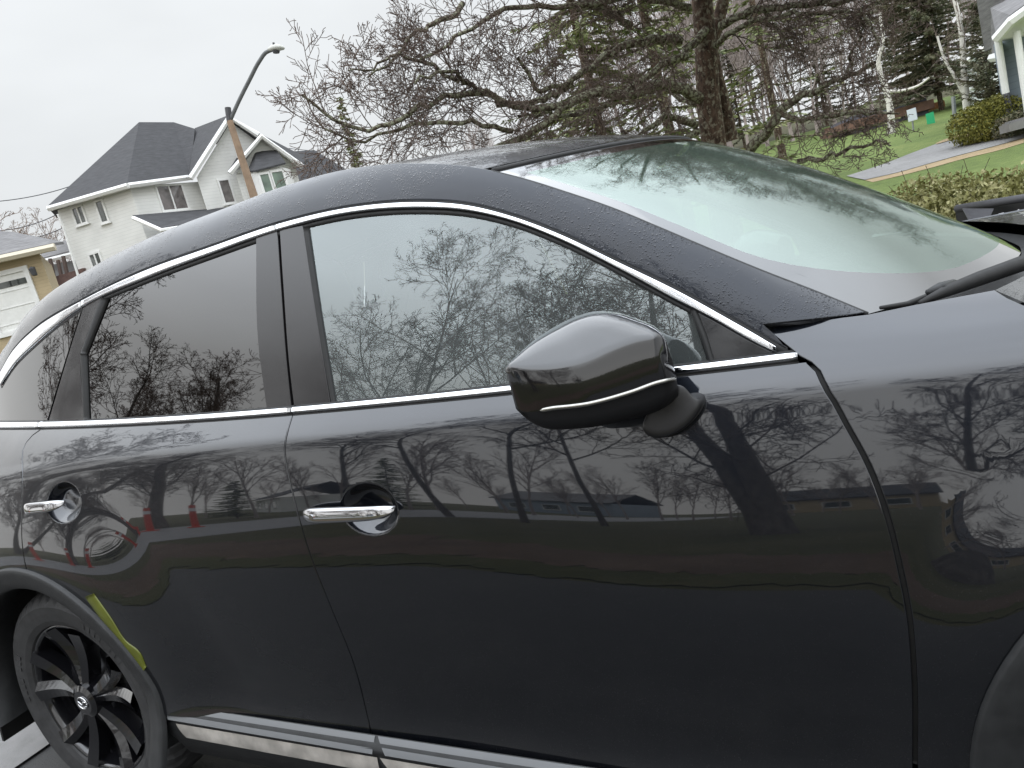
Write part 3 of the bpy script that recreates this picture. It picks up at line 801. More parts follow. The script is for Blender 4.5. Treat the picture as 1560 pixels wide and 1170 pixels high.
# ---- wheels
def wheel(cx, side):
    w = bpy.data.objects.new('wheel', None); COL.objects.link(w); w.parent = car
    w.location = (cx, side*.935, .38); w.rotation_euler = (0, 0, 0 if side < 0 else math.pi)
    NS = 192
    # tyre: outer face at local y = -.02 .. inner +.23
    prof = [(.262, .000), (.266, -.008), (.285, -.016), (.31, -.020), (.335, -.019), (.352, -.012), (.362, -.003), (.370, .012), (.375, .03), (.377, .06), (.378, .105), (.377, .15), (.375, .18), (.368, .205), (.35, .22), (.31, .23), (.262, .21)]
    V = []; np_ = len(prof)
    for i in range(NS):
        a = 2*math.pi*i/NS
        for j, (r, y) in enumerate(prof):
            if 5 <= j <= 8 and i % 4 == 0: r -= .011 if j > 5 else .006
            if j in (2, 4): r += .0; y -= .0028*(j == 4)
            if j in (9, 10, 11) and i % 6 == 0: r -= .005
            V.append((r*math.cos(a), y, r*math.sin(a)))
    F = grid_faces(NS, np_, True, False)
    t = mesh('tyre', V, F, M_TYRE, w, smooth=False)
    for a0_, cnt in ((.5, 8), (2.6, 8), (4.7, 8)):
        for q in range(cnt):
            if q in (3,): continue
            mb = MB(); a = a0_+.075*q; a2 = a+.045
            mb.prism([(r*math.cos(w), -.0195, r*math.sin(w)) for r, w in ((.302, a), (.302, a2), (.326, a2), (.326, a))], (0, -.0022, 0))
            mb.build('sidewall_relief', M_TYRE, t)
    # rim barrel and lip
    prof = [(.262, .205), (.245, .19), (.235, .12), (.238, .05), (.246, .012), (.250, .000), (.258, -.004), (.264, -.002), (.266, .004)]
    V = [(r*math.cos(2*math.pi*i/96), y, r*math.sin(2*math.pi*i/96)) for i in range(96) for (r, y) in prof]
    r_ = mesh('rim', V, grid_faces(96, len(prof), True, False), M_RIM, w)
    # five pairs of twisted blades
    for k in range(5):
        for q, da in enumerate((-.26, .20)):
            a = 2*math.pi*k/5+.30; V = []
            n = 12
            for t_ in np.linspace(0, 1, n):
                r = .045+t_*.208; ang = a+da*(.55+.45*t_)+(.05 if q else -.02)*t_
                wd = (.019+.014*t_) if q else (.015+.018*t_)
                y = -.012+.030*math.sin(t_*math.pi)*.5+.012*(1-t_)-.004*t_
                tx, tz = -math.sin(ang), math.cos(ang); rx_, rz_ = math.cos(ang), math.sin(ang)
                sg = 1 if q else -1
                for (o, dy) in ((-wd, .012*(1 if sg > 0 else .2)), (-.25*wd*sg, -.006), (wd, .012*(1 if sg < 0 else .2)), (wd*.8, .05), (-wd*.8, .05)):
                    V.append((rx_*r+tx*o, y+dy, rz_*r+tz*o))
            F = grid_faces(n, 5, False, True)
            sp = mesh('spoke', V, F, M_RIM, w, smooth=False)
            bm = bmesh.new(); bm.from_mesh(sp.data); bmesh.ops.recalc_face_normals(bm, faces=bm.faces); bm.to_mesh(sp.data); bm.free()
    mb = MB(); mb.tube([(0, .05, 0), (0, -.012, 0), (0, -.020, 0)], [.062, .056, .040], 32); mb.build('hub', M_RIM, w, smooth=False)
    mb = MB()
    mb.tube([(.024*math.cos(a), -.022, .020*math.sin(a)) for a in np.linspace(0, 2*math.pi, 33)], .0024, 8)
    mb.tube([(-.022, -.023, .004), (-.012, -.024, .006), (-.004, -.024, -.002), (0, -.024, -.006), (.004, -.024, -.002), (.012, -.024, .006), (.022, -.023, .004)], .0022, 8)
    mb.tube([(-.019, -.022, -.010), (0, -.023, -.016), (.019, -.022, -.010)], .0014, 6)
    mb.build('hub_emblem', M_CHROME, w, smooth=True)
    mb = MB(); mb.tube([(0, .10, 0), (0, .075, 0)], .17, 48); mb.build('brake_disc', M_STEEL, w)
    mb = MB(); mb.box((.12, .085, .06), (.07, .08, .14)); mb.build('brake_caliper', M_CLAD, w, bevel=.01)
    return w
for cx in (0.0, 2.93):
    for sd_ in (-1, 1): wheel(cx, sd_)
# inner arches and floor
mb = MB(); mb.box((1.465, 0, .42), (1.95, 1.80, .34)); mb.build('underbody', M_RUBBER, car)
mb = MB(); mb.box((-.2, 0, .70), (1.35, 1.36, .7)); mb.build('rear_tub', M_RUBBER, car)
mb = MB(); mb.box((2.98, 0, .62), (.9, 1.36, .72)); mb.build('engine_bay', M_RUBBER, car)
for c in (WR, WF):
    for s_ in (-1, 1):
        V = []
        for i in range(33):
            a = math.radians(-20+220*i/32)
            for y in (.90, .66): V.append((c[0]+.428*math.cos(a), s_*y, c[1]+.428*math.sin(a)))
            V.append((c[0], s_*.655, c[1]))
        mesh('wheel_liner', V, grid_faces(33, 3), M_RUBBER, car)
    mb = MB(); mb.tube([(c[0], -.9, .38), (c[0], .9, .38)], .04, 10); mb.build('axle', M_STEEL, car)
mb = MB()
for s_ in (-1, 1):
    mb = MB(); mb.box((-.50, s_*.86, .42), (.012, .22, .44), tilt=Matrix.Rotation(.25, 3, 'Y')); mb.build('mud_flap', M_RUBBER, car)

# ---- interior
cab = MB()
cab.box((1.2, 0, .62), (2.2, 1.60, .10)); cab.build('cabin_floor', M_INT, car)
for s_ in (-1, 1):
    mb = MB(); mb.box((.95, s_*.80, .86), (2.5, .06, .42)); mb.build('door_lining', M_INT, car, bevel=.01)
V = []
for x in np.linspace(-.7, XH-.1, 24):
    P = Gsurf(x, s_edge(x))[0]
    V.append(section(P*[1, .96, 1]-[0, 0, .055], 0, .055))
mesh('headliner', np.concatenate(V), grid_faces(24, NUw), simple('headliner', (.12, .12, .12), .9), car)
mb = MB()
dp = [(2.48, .95), (2.40, 1.03), (2.20, 1.09), (2.05, 1.07), (1.98, 1.00), (2.02, .80), (2.45, .70)]
mb.prism([(x, -.78, z) for x, z in dp], (0, 1.56, 0)); mb.build('dashboard', M_INT, car, bevel=.012)
mb = MB(); mb.tube([(1.86+.07*math.sin(a)*.6, .37+.18*math.cos(a), .98+.17*math.sin(a)) for a in np.linspace(0, 2*math.pi, 41)], .015, 8)
mb.box((1.87, .37, .98), (.04, .20, .07)); mb.build('steering_wheel', M_INT, car, smooth=True)
def rbox(name, c, sz, parent, mat, rot=0., bev=.05):
    mb = MB(); mb.box(c, sz, tilt=Matrix.Rotation(rot, 3, 'Y')); o = mb.build(name, mat, parent, bevel=0)
    bm = bmesh.new(); bm.from_mesh(o.data); bmesh.ops.bevel(bm, geom=bm.edges[:], offset=bev, segments=5, affect='EDGES', profile=.5); 
    for f in bm.faces: f.smooth = True
    bm.to_mesh(o.data); bm.free(); return o
for x, ys in ((1.18, (-.38, .38)), (.22, (-.42, .0, .42))):
    for y in ys:
        st_ = rbox('seat', (x+.22, y, .80), (.52, .50, .18), car, M_SEAT, .1)
        rbox('seat_back', (x-.14, y, 1.06), (.15, .49, .60), st_, M_SEAT, -.28)
        rbox('headrest', (x-.27, y, 1.44), (.10, .27, .18), st_, M_SEAT, -.2, .045)
mb = MB(); mb.box((1.98, .0, 1.50), (.03, .24, .07)); mb.build('rear_view_mirror', M_BLACKG, car, bevel=.012)

# ---- wipers
def wiper(pts, name='wiper'):
    w = bpy.data.objects.new(name, None); COL.objects.link(w); w.parent = car
    return w
def wline(pxs, lift, rr, n=10):
    out = []
    for (a, b_, dist) in pxs: out.append(CAM_C+ray(a, b_)*dist)
    return out
_wt = np.linspace(.6, 1.0, 41); _wu = np.linspace(-1, .3, 131)
def on_ws(pxy, lift):
    """pixel -> point just above the windshield (or its plane carried on below)"""
    best = None
    for t in np.r_[_wt, np.linspace(1.01, 1.12, 12)]:
        P1 = wsP(min(t, 1.0)); dx, dz = bow(min(t, 1.0)); q = 1-_wu**2
        G = np.stack([P1[0]+dx*q, _wu*abs(P1[1]), P1[2]-.003+dz*q+lift], 1)
        if t > 1: G = G+np.array([.7*(t-1), 0, -.25*(t-1)])
        e = ((project(G)-np.array(pxy))**2).sum(1); i = e.argmin()
        if best is None or e[i] < best[0]: best = (e[i], G[i])
    return best[1]
wp = wiper(None)
P_ = [on_ws(q, .014) for q in ((1338, 473), (1380, 464), (1420, 449), (1470, 429), (1520, 410), (1560, 396))]
mb = MB(); mb.tube(P_, [.003, .005, .006, .007, .007, .006], 8); mb.build('wiper_blade', M_RUBBER, wp, smooth=True)
P2 = [on_ws(q, .030) for q in ((1398, 462), (1440, 443), (1490, 424), (1530, 410), (1580, 392))]
mb = MB(); mb.tube(P2, [.004, .010, .013, .014, .016], 8); mb.build('wiper_arm', M_RUBBER, wp, smooth=True)
mb = MB(); mb.tube([on_ws((1415, 446), .030), on_ws((1432, 438), .034), on_ws((1452, 431), .030)], [.005, .010, .006], 8); mb.build('wiper_joint', M_CLAD, wp, smooth=True)

# ---- door mirrors
A0 = np.array([2.075, -.985, 0]); A1 = np.array([1.80, -1.165, 0])
ax = (A1-A0)/np.linalg.norm(A1-A0); nrm = np.array([ax[1], -ax[0], 0]); nrm = nrm if nrm@(CAM_C-A0) > 0 else -nrm
def to_plane(pt, d=0.):
    r = ray(*pt); t = ((A0+nrm*d-CAM_C)@nrm)/(r@nrm); P = CAM_C+r*t
    return (P-A0)@ax, P[2]
def mcurve(pts, d=0.):
    q = np.array([to_plane(p, d) for p in spline(pts, n=60)]); return q[np.argsort(q[:, 0])]
top = mcurve([(766, 561), (776, 547), (800, 526), (850, 495), (880, 481), (905, 474.5), (945, 477), (985, 494), (1014, 513), (1023, 530), (1032, 560)], -.05)
crs = mcurve([(766, 564), (800, 563), (850, 558), (895, 546), (935, 528), (980, 514), (1016, 514), (1026, 535), (1034, 570)], .045)
chr_ = mcurve([(766, 570), (784, 612), (792, 627), (850, 622), (910, 611), (962, 596), (1010, 580), (1037, 578)], .05)
bot = mcurve([(766, 573), (775, 604), (795, 632), (825, 651), (880, 653), (950, 641), (1000, 626), (1037, 598)], .0)
a_lo = max(c[:, 0].min() for c in (top, crs, chr_, bot)); a_hi = min(c[:, 0].max() for c in (top, crs, chr_, bot))
NA = 44; ta = a_lo+(a_hi-a_lo)*(1-np.cos(np.linspace(0, math.pi, NA)))/2
def zof(c, a): return np.interp(a, c[:, 0], c[:, 1])
rows = []
for a in ta:
    f = (a-a_lo)/(a_hi-a_lo); e = min(1, (1-f)/.40)**.55*min(1, (f+.05)/.15)**.5
    zt, zcx, zch, zb = zof(top, a), zof(crs, a), zof(chr_, a), zof(bot, a)
    zcx = min(zcx, zt-.002); zch = min(zch, zcx-.002); zb = min(zb, zch-.002)
    pr = [(-.115*e, (zt+zb)/2), (-.105*e, zt*.75+zb*.25), (-.078*e, zt-.007), (-.050*e, zt), (-.022*e, zt*.80+zcx*.20+.004), (.012*e, zt*.42+zcx*.58+.005), (.036*e, zt*.08+zcx*.92+.0025), (.0445*e, zcx-.001), (.0475*e, zcx*.92+zch*.08), (.051*e, zcx*.5+zch*.5), (.051*e, zch+.002), (.050*e, zch-.001),
          (.047*e, zch-.006), (.044*e, zch*.6+zb*.4), (.028*e, zch*.12+zb*.88), (.0*e, zb), (-.05*e, zb+.004), (-.10*e, zb*.75+zt*.25)]
    rows.append([A0+ax*a+nrm*d+np.array([0, 0, z]) for d, z in pr])
rows = np.array(rows); NPn = rows.shape[1]
IC = 11
def mirror_parts(parent_pair):
    res = []
    cap = rows[:, :IC+1].reshape(-1, 3); a_, b_ = mesh2('mirror_cap', cap, grid_faces(NA, IC+1), M_PAINTG, car, None)
    low = np.concatenate([rows[:, IC:], rows[:, :1]], 1); m_ = low.shape[1]
    mesh2('mirror_shell', low.reshape(-1, 3), grid_faces(NA, m_), M_CLADS, car)
    for o in bpy.data.objects:
        if o.name.split('.')[0] in ('mirror_cap', 'mirror_shell'):
            bm = bmesh.new(); bm.from_mesh(o.data); bmesh.ops.recalc_face_normals(bm, faces=bm.faces)
            # open shells: make the normals point away from the mirror's middle
            c = Vector(np.mean([v.co for v in bm.verts], 0)); s_ = sum((f.calc_center_median()-c).dot(f.normal)*f.calc_area() for f in bm.faces)
            if s_ < 0: bmesh.ops.reverse_faces(bm, faces=bm.faces[:])
            bm.to_mesh(o.data); bm.free()
M_PAINTG = simple('mirror_gloss_black', (.004, .004, .005), .05, 0, .5, 1.0, bump=.02, bscale=320)
M_CLADS = simple('mirror_black', (.012, .012, .013), .32, 0, .5)
mirror_parts(None)
stripP = rows[3:-10, IC]; 
for sgn in (1, -1):
    mb = MB(); mb.tube([(p+nrm*.001)*[1, sgn, 1] for p in stripP], [.0015]+[.0042]*(len(stripP)-2)+[.0012], 8); mb.build('mirror_strip', M_STRIP, car, smooth=True)
# foot: from the housing down to the door
ft = [(985, 632), (1030, 612), (1078, 597), (1072, 622), (1050, 648), (1018, 664), (990, 664), (960, 645)]
Vd = np.array([Bsurf(*invert(Bsurf, [q])[0])[0] for q in [(975, 640), (1010, 615), (1050, 597), (1078, 599), (1072, 622), (1050, 648), (1020, 664), (990, 663)]])
cen = Vd.mean(0); Vd = cen+(Vd-cen)*1.02
tgt = rows[6, 15]+np.array([0, 0, .02])
ringo = [Vd+[0, .01, 0], Vd+[0, -.012, 0], cen+(Vd-cen)*.93+[0, -.03, 0], (cen+(Vd-cen)*.75)*.55+(tgt+(Vd-cen)*.55)*.45+[0, -.012, 0], tgt+(Vd-cen)*.5]
V = np.concatenate(ringo); F = grid_faces(5, 8, False, True)+[tuple(4*8+i for i in range(8))]
for o in mesh2('mirror_foot', V, F, M_CLADS, car):
    bm = bmesh.new(); bm.from_mesh(o.data); bmesh.ops.recalc_face_normals(bm, faces=bm.faces); bm.to_mesh(o.data); bm.free()
    md = o.modifiers.new('sub', 'SUBSURF'); md.levels = md.render_levels = 2
# roof rails
for sgn in (-1, 1):
    x = np.linspace(-.3, XH-.22, 40); P = Gsurf(x, s_edge(x)); P[:, 1] = P[:, 1]+.05; P[:, 2] += .012+.0*x
    if sgn == 1:
        P[:, 1] *= -1; e_ = smooth01((x-x[0])/.12)*smooth01((x[-1]-x)/.12); P[:, 2] += .035*e_-.012
        mb = MB(); mb.tube(P, .014, 8); mb.build('roof_rail', M_BLACKP, car, smooth=True)
# ================================================================== the place
def Hk(x): return np.clip(.112-.0016*np.asarray(x, float), .085, .165)
def H(x, y):
    """height of the land: level round the drive, rising beyond it"""
    x = np.asarray(x, float); y = np.asarray(y, float)
    t = np.clip(y-3.2, 0, 60); up = Hk(x)*(t-2.5*(1-np.exp(-t/2.5)))
    left = np.clip(-x-16, 0, 40)*.06*np.clip((y+6)/6, 0, 1)
    return up+left*np.exp(-t/30)
def at_ground(px_, py_, lift=0.):
    d = ray(px_, py_); t = 1.0
    for _ in range(4000):
        P = CAM_C+d*t
        if P[2] < H(P[0], P[1])+lift: break
        t += .03 if t < 30 else .1
    return np.array([P[0], P[1], float(H(P[0], P[1]))+lift])
def ground_mat(name, stops, scale, rough=.9, bump=.4, bs=60, spec=.3):
    b = NB(name); p = b.pos()
    n1 = b.noise(scale, 6, p, .65); n2 = b.noise(scale*14, 4, p, .6)
    f = b.math('ADD', b.math('MULTIPLY', n1, .6), b.math('MULTIPLY', n2, .4))
    r = b.n('ShaderNodeValToRGB'); b.l(f, r.inputs[0])
    r.color_ramp.elements[0].position = stops[0][0]; r.color_ramp.elements[0].color = (*stops[0][1], 1)
    r.color_ramp.elements[1].position = stops[-1][0]; r.color_ramp.elements[1].color = (*stops[-1][1], 1)
    for q, c in stops[1:-1]: e_ = r.color_ramp.elements.new(q); e_.color = (*c, 1)
    b.bsdf(Base_Color=r.outputs[0], Roughness=rough, Specular_IOR_Level=spec, Normal=b.bump(b.noise(bs, 5, p, .7), bump, .02))
    return b.m
M_DULL = ground_mat('winter_lawn', [(.3, (.035, .036, .014)), (.5, (.060, .058, .024)), (.7, (.10, .085, .045))], .6, bs=40, bump=.8)
M_LAWN = ground_mat('lawn_grass', [(.3, (.060, .085, .022)), (.5, (.105, .145, .036)), (.7, (.17, .20, .06))], .5, bs=40, bump=.8)
M_ROUGH = ground_mat('rough_grass', [(.3, (.030, .034, .012)), (.5, (.05, .052, .018)), (.7, (.085, .07, .035))], .8, bs=30, bump=.8)
M_SOIL = ground_mat('bare_soil', [(.3, (.045, .030, .02)), (.5, (.08, .054, .038)), (.7, (.13, .09, .065))], .9, bs=30)
M_ASPH = ground_mat('asphalt', [(.3, (.018, .018, .0185)), (.5, (.027, .027, .0275)), (.7, (.040, .0395, .038))], .7, rough=.55, bs=140, bump=.5, spec=.5)
M_ROAD = ground_mat('road_asphalt', [(.3, (.16, .16, .165)), (.5, (.21, .21, .215)), (.7, (.26, .26, .26))], 1.2, rough=.5, bs=140, bump=.4, spec=.5)
M_PALE = ground_mat('pale_drive', [(.3, (.17, .165, .16)), (.5, (.23, .225, .22)), (.7, (.28, .275, .27))], .8, bs=90, bump=.3)
M_TAN = ground_mat('dry_grass', [(.3, (.20, .15, .08)), (.5, (.28, .21, .12)), (.7, (.36, .28, .17))], 1.2, bs=40)
# the ground, one sheet to the horizon
gx = np.unique(np.r_[np.linspace(-700, -100, 13), np.linspace(-100, 100, 101), np.linspace(100, 700, 13)])
gy = np.unique(np.r_[np.linspace(-700, -60, 12), np.linspace(-60, 0, 31), np.linspace(0, 70, 71), np.linspace(70, 700, 13)])
X, Y = np.meshgrid(gx, gy, indexing='ij')
tag(mesh('ground', np.stack([X, Y, H(X, Y)], -1).reshape(-1, 3), grid_faces(len(gx), len(gy)), M_DULL), kind='structure')
def sheet(name, A, B, mat, lift=.006, n=40, m=8, kind='structure', jit=0.):
    """strip of ground between two edge lines, draped on the land"""
    A = spline(np.asarray(A, float)[:, :2], n=n); B = spline(np.asarray(B, float)[:, :2], n=n); V = []
    if jit:
        g = np.random.default_rng(n+m)
        for Q in (A, B): Q[:, 1] += blur(g.normal(0, 1, len(Q)), 2)*jit+g.normal(0, jit*.35, len(Q))
    for f in np.linspace(0, 1, m):
        C = A+(B-A)*f; V.append(np.c_[C, H(C[:, 0], C[:, 1])+lift])
    V = np.concatenate(V); F = grid_faces(m, n)
    a, b_, c = V[F[0][0]], V[F[0][1]], V[F[0][2]]
    if np.cross(b_-a, c-a)[2] < 0: F = [f[::-1] for f in F]
    return tag(mesh(name, V, F, mat), kind=kind)
sheet('driveway', [(-7, -3.15), (9, -3.15)], [(-7, 3.0), (9, 3.0)], M_ASPH, .006)
sheet('street', [(-7.0, -60), (-7.0, 40)], [(-15, -60), (-15, 40)], M_ROAD, .010)
sheet('verge', [(-6.9, -3.2), (0, -3.2), (9, -3.25)], [(-6.9, -3.75), (0, -3.8), (9, -3.7)], M_ROUGH, .014, n=220, jit=.16)
sheet('soil_strip', [(-6.9, -3.7), (-2, -3.8), (3, -3.72), (12, -3.75)], [(-6.9, -5.4), (-2, -5.6), (3, -5.3), (12, -5.5)], M_SOIL, .009, n=220, jit=.35)
# paved patch with a painted line behind the car's rear wheel
gp_ = [at_ground(*q) for q in ((0, 1060), (0, 1170), (60, 1170), (45, 1110))]
sheet('pavement', [(-6.9, -1.4), (-.75, -1.0)], [(-6.9, 2.9), (-.75, 2.9)], M_PALE, .016)
sheet('painted_line', [at_ground(-160, 1148), at_ground(0, 1101), at_ground(40, 1084)], [at_ground(-160, 1158), at_ground(0, 1109), at_ground(40, 1092)], simple('line_white', (.75, .75, .75), .6, var=.15, scale=15), .021, n=12, m=3)
sheet('lawn', [(-3, 6), (10, 5.5), (45, 5)], [(-3, 42), (14, 46), (45, 48)], M_LAWN, .012, n=60, m=40)
# neighbour's drive and the strip of dry grass along it
up_ = [at_ground(*q) for q in ((1290, 270), (1340, 254), (1400, 231), (1450, 214), (1500, 205), (1560, 195))]
lo_ = [at_ground(*q) for q in ((1318, 276), (1370, 264), (1420, 250), (1460, 239), (1510, 226), (1560, 212))]
sheet('neighbour_drive', up_, lo_, M_PALE, .03)
sheet('drive_edge', [at_ground(*q) for q in ((1318, 276), (1370, 264), (1420, 250), (1460, 239), (1510, 226), (1560, 212))], [at_ground(*q) for q in ((1330, 279), (1385, 266), (1430, 254), (1470, 243), (1520, 231), (1560, 219))], M_TAN, .02)
sheet('dry_strip', [at_ground(*q) for q in ((1425, 221), (1445, 213), (1470, 206), (1492, 202))], [at_ground(*q) for q in ((1428, 222), (1450, 216), (1475, 211), (1496, 207))], M_TAN, .045)

# ------------------------------------------------------------------ trees
class Tubes:
    def __init__(s): s.V, s.F, s.k = [], [], 0
    def add(s, P, r, n=3):
        P = np.asarray(P, float); m = len(P)
        T = np.empty_like(P); T[1:-1] = P[2:]-P[:-2]; T[0] = P[1]-P[0]; T[-1] = P[-1]-P[-2]
        T /= np.linalg.norm(T, axis=1)[:, None]+1e-9
        ref = np.array([.31, .17, .93]); A = np.cross(T, ref); A /= np.linalg.norm(A, axis=1)[:, None]+1e-6; B = np.cross(T, A)
        w = np.arange(n)*2*math.pi/n
        V = P[:, None]+(A[:, None]*np.cos(w)[None, :, None]+B[:, None]*np.sin(w)[None, :, None])*np.asarray(r)[:, None, None]
        s.V.append(V.reshape(-1, 3))
        i, j = np.meshgrid(np.arange(m-1), np.arange(n), indexing='ij'); j2 = (j+1) % n
        s.F.append((np.stack([i*n+j, i*n+j2, (i+1)*n+j2, (i+1)*n+j], -1)+s.k).reshape(-1, 4)); s.k += m*n
    def build(s, name, mat, parent, offset=None):
        V = np.concatenate(s.V); F = np.concatenate(s.F)
        if offset is not None: V = V-np.asarray(offset)
        me = bpy.data.meshes.new(name)
        me.vertices.add(len(V)); me.vertices.foreach_set('co', V.ravel())
        me.loops.add(F.size); me.loops.foreach_set('vertex_index', F.ravel().astype(np.int32))
        me.polygons.add(len(F)); me.polygons.foreach_set('loop_start', np.arange(0, F.size, 4, dtype=np.int32))
        me.polygons.foreach_set('use_smooth', [True]*len(F))
        me.update(calc_edges=True); me.validate(); me.materials.append(mat)
        o = bpy.data.objects.new(name, me); COL.objects.link(o)
        if parent: o.parent = parent
        return o
def quads(name, V, mat, parent=None, nv=4, offset=None):
    """loose leaf-sized faces: V is (n, nv, 3)"""
    V = np.asarray(V, float); n = len(V); V = V.reshape(-1, 3)
    if offset is not None: V = V-np.asarray(offset)
    me = bpy.data.meshes.new(name)
    me.vertices.add(len(V)); me.vertices.foreach_set('co', V.ravel())
    me.loops.add(n*nv); me.loops.foreach_set('vertex_index', np.arange(n*nv, dtype=np.int32))
    me.polygons.add(n); me.polygons.foreach_set('loop_start', np.arange(0, n*nv, nv, dtype=np.int32))
    me.update(calc_edges=True); me.materials.append(mat)
    o = bpy.data.objects.new(name, me); COL.objects.link(o)
    if parent: o.parent = parent
    return o
def bark(name, a, b_, c=None, sc=9., thr=(.5, .62)):
    b = NB(name); p = b.obj()
    n1 = b.noise(sc, 6, b.scaled(p, (1, 1, .35)), .65)
    col = b.mixc(b.rng(n1, .35, .65), a, b_)
    if c: col = b.mixc(b.rng(b.noise(sc*.8, 5, b.scaled(p, (1, 1, 1), loc=(7, 3, 1)), .6), *thr), col, c)
    b.bsdf(Base_Color=col, Roughness=.9, Specular_IOR_Level=.2, Normal=b.bump(n1, .8, .02)); return b.m
M_APPLE = bark('lichened_bark', (.055, .042, .032), (.15, .12, .09), (.34, .35, .25), 34., (.46, .58))
M_TRUNK = bark('dark_bark', (.035, .024, .018), (.15, .10, .072), (.26, .24, .18), 26., (.52, .62))
M_TWIG = bark('twig_bark', (.105, .078, .066), (.22, .17, .145), None, 6.)
M_GREYT = bark('grey_bark', (.075, .065, .057), (.16, .14, .125), None, 8.)
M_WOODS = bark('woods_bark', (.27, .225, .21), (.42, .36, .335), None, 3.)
M_BIRCH = bark('birch_bark', (.60, .57, .52), (.75, .72, .66), (.04, .035, .03), 9., (.60, .64))
def unit(v): return v/(np.linalg.norm(v)+1e-9)
def branch(rng, T, TW, p, d, L, r, lev, maxlev, spec):
    """one limb and everything that grows on it"""
    n = max(4, int(6-lev)) ; P = [p]; d = unit(d)
    wob, up = spec['wob'][min(lev, len(spec['wob'])-1)], spec['up'][min(lev, len(spec['up'])-1)]
    for i in range(n):
        d = unit(d+rng.normal(0, wob, 3)+np.array([0, 0, up])); P.append(P[-1]+d*L/n)
    P = np.array(P); rr = np.linspace(r, max(r*.35, spec['rmin']), n+1)
    (T if r > spec['split'] else TW).add(P, rr, 7 if r > .05 else 5 if r > .02 else 3)
    grow(rng, T, TW, P, rr, L, lev, maxlev, spec)
def grow(rng, T, TW, P, rr, L, lev, maxlev, spec, k=None):
    if lev >= maxlev: return
    k = k or spec['kids'][min(lev, len(spec['kids'])-1)]
    t0 = spec.get('start', (.25,))[min(lev, len(spec.get('start', (.25,)))-1)]
    for t in t0+(1-t0)*(np.arange(k)+rng.random(k))/k:
        f = t*(len(P)-1); i = min(int(f), len(P)-2); q = P[i]+(P[i+1]-P[i])*(f-i); dd = unit(P[i+1]-P[i])
        side = unit(np.cross(dd, rng.normal(0, 1, 3))); ang = rad(rng.uniform(*spec['ang']))
        d = dd*math.cos(ang)+side*math.sin(ang)
        if spec.get('flat'): d[2] *= spec['flat']
        l2 = L*rng.uniform(*spec['len'][min(lev, len(spec['len'])-1)])*(1-.45*t); r2 = min(np.interp(f, range(len(rr)), rr)*.75, max(spec['rmin'], l2*spec['rl']))
        branch(rng, T, TW, q, d, l2, r2, lev+1, maxlev, spec)
def bare_tree(name, base, height, seed, label, group=None, r0=None, lean=(0, 0), maxlev=4, mat=None, twig=None, spec=None, stems=1, cat='tree', at=None):
    rng = np.random.default_rng(seed); base = np.asarray(base, float); r0 = r0 or height*.02
    sp = dict(wob=(.06, .13, .17, .2), up=(.02, .07, .05, .03), kids=(11, 6, 5, 4), len=((.42, .62), (.42, .65), (.4, .65), (.4, .6)), ang=(28, 62), rmin=.0045, rl=.012, split=.03, start=(.30, .2, .15))
    sp.update(spec or {})
    t = empty(name, base, label, cat, group); T, TW = Tubes(), Tubes(); z0 = np.zeros(3)
    for s_ in range(stems):
        d = np.array([lean[0], lean[1], 1.])+(rng.normal(0, .18, 3)*[1, 1, 0] if stems > 1 else 0)
        P = [z0-[0, 0, .15]]; d = unit(d); n = 9
        for i in range(n):
            d = unit(d+rng.normal(0, sp['wob'][0], 3)+[0, 0, sp['up'][0]]); P.append(P[-1]+d*height*.8/n)
        P = np.array(P); rr = r0*np.linspace(1, .16, n+1); rr[0] *= 1.35
        T.add(P, rr, 9); grow(rng, T, TW, P, rr, height*.75, 0, maxlev, sp)
    T.build('trunk', mat or M_GREYT, t)
    if TW.V: TW.build('crown', twig or M_TWIG, t)
    return t
def copy_tree(o, loc, rz, sc, label=None, group=None):
    c = o.copy(); COL.objects.link(c); c.location = loc; c.rotation_euler = (0, 0, rz); c.scale = (sc, sc, sc)
    if label: c['label'] = label
    if group: c['group'] = group
    for ch in o.children:
        d = ch.copy(); COL.objects.link(d); d.parent = c
    return c

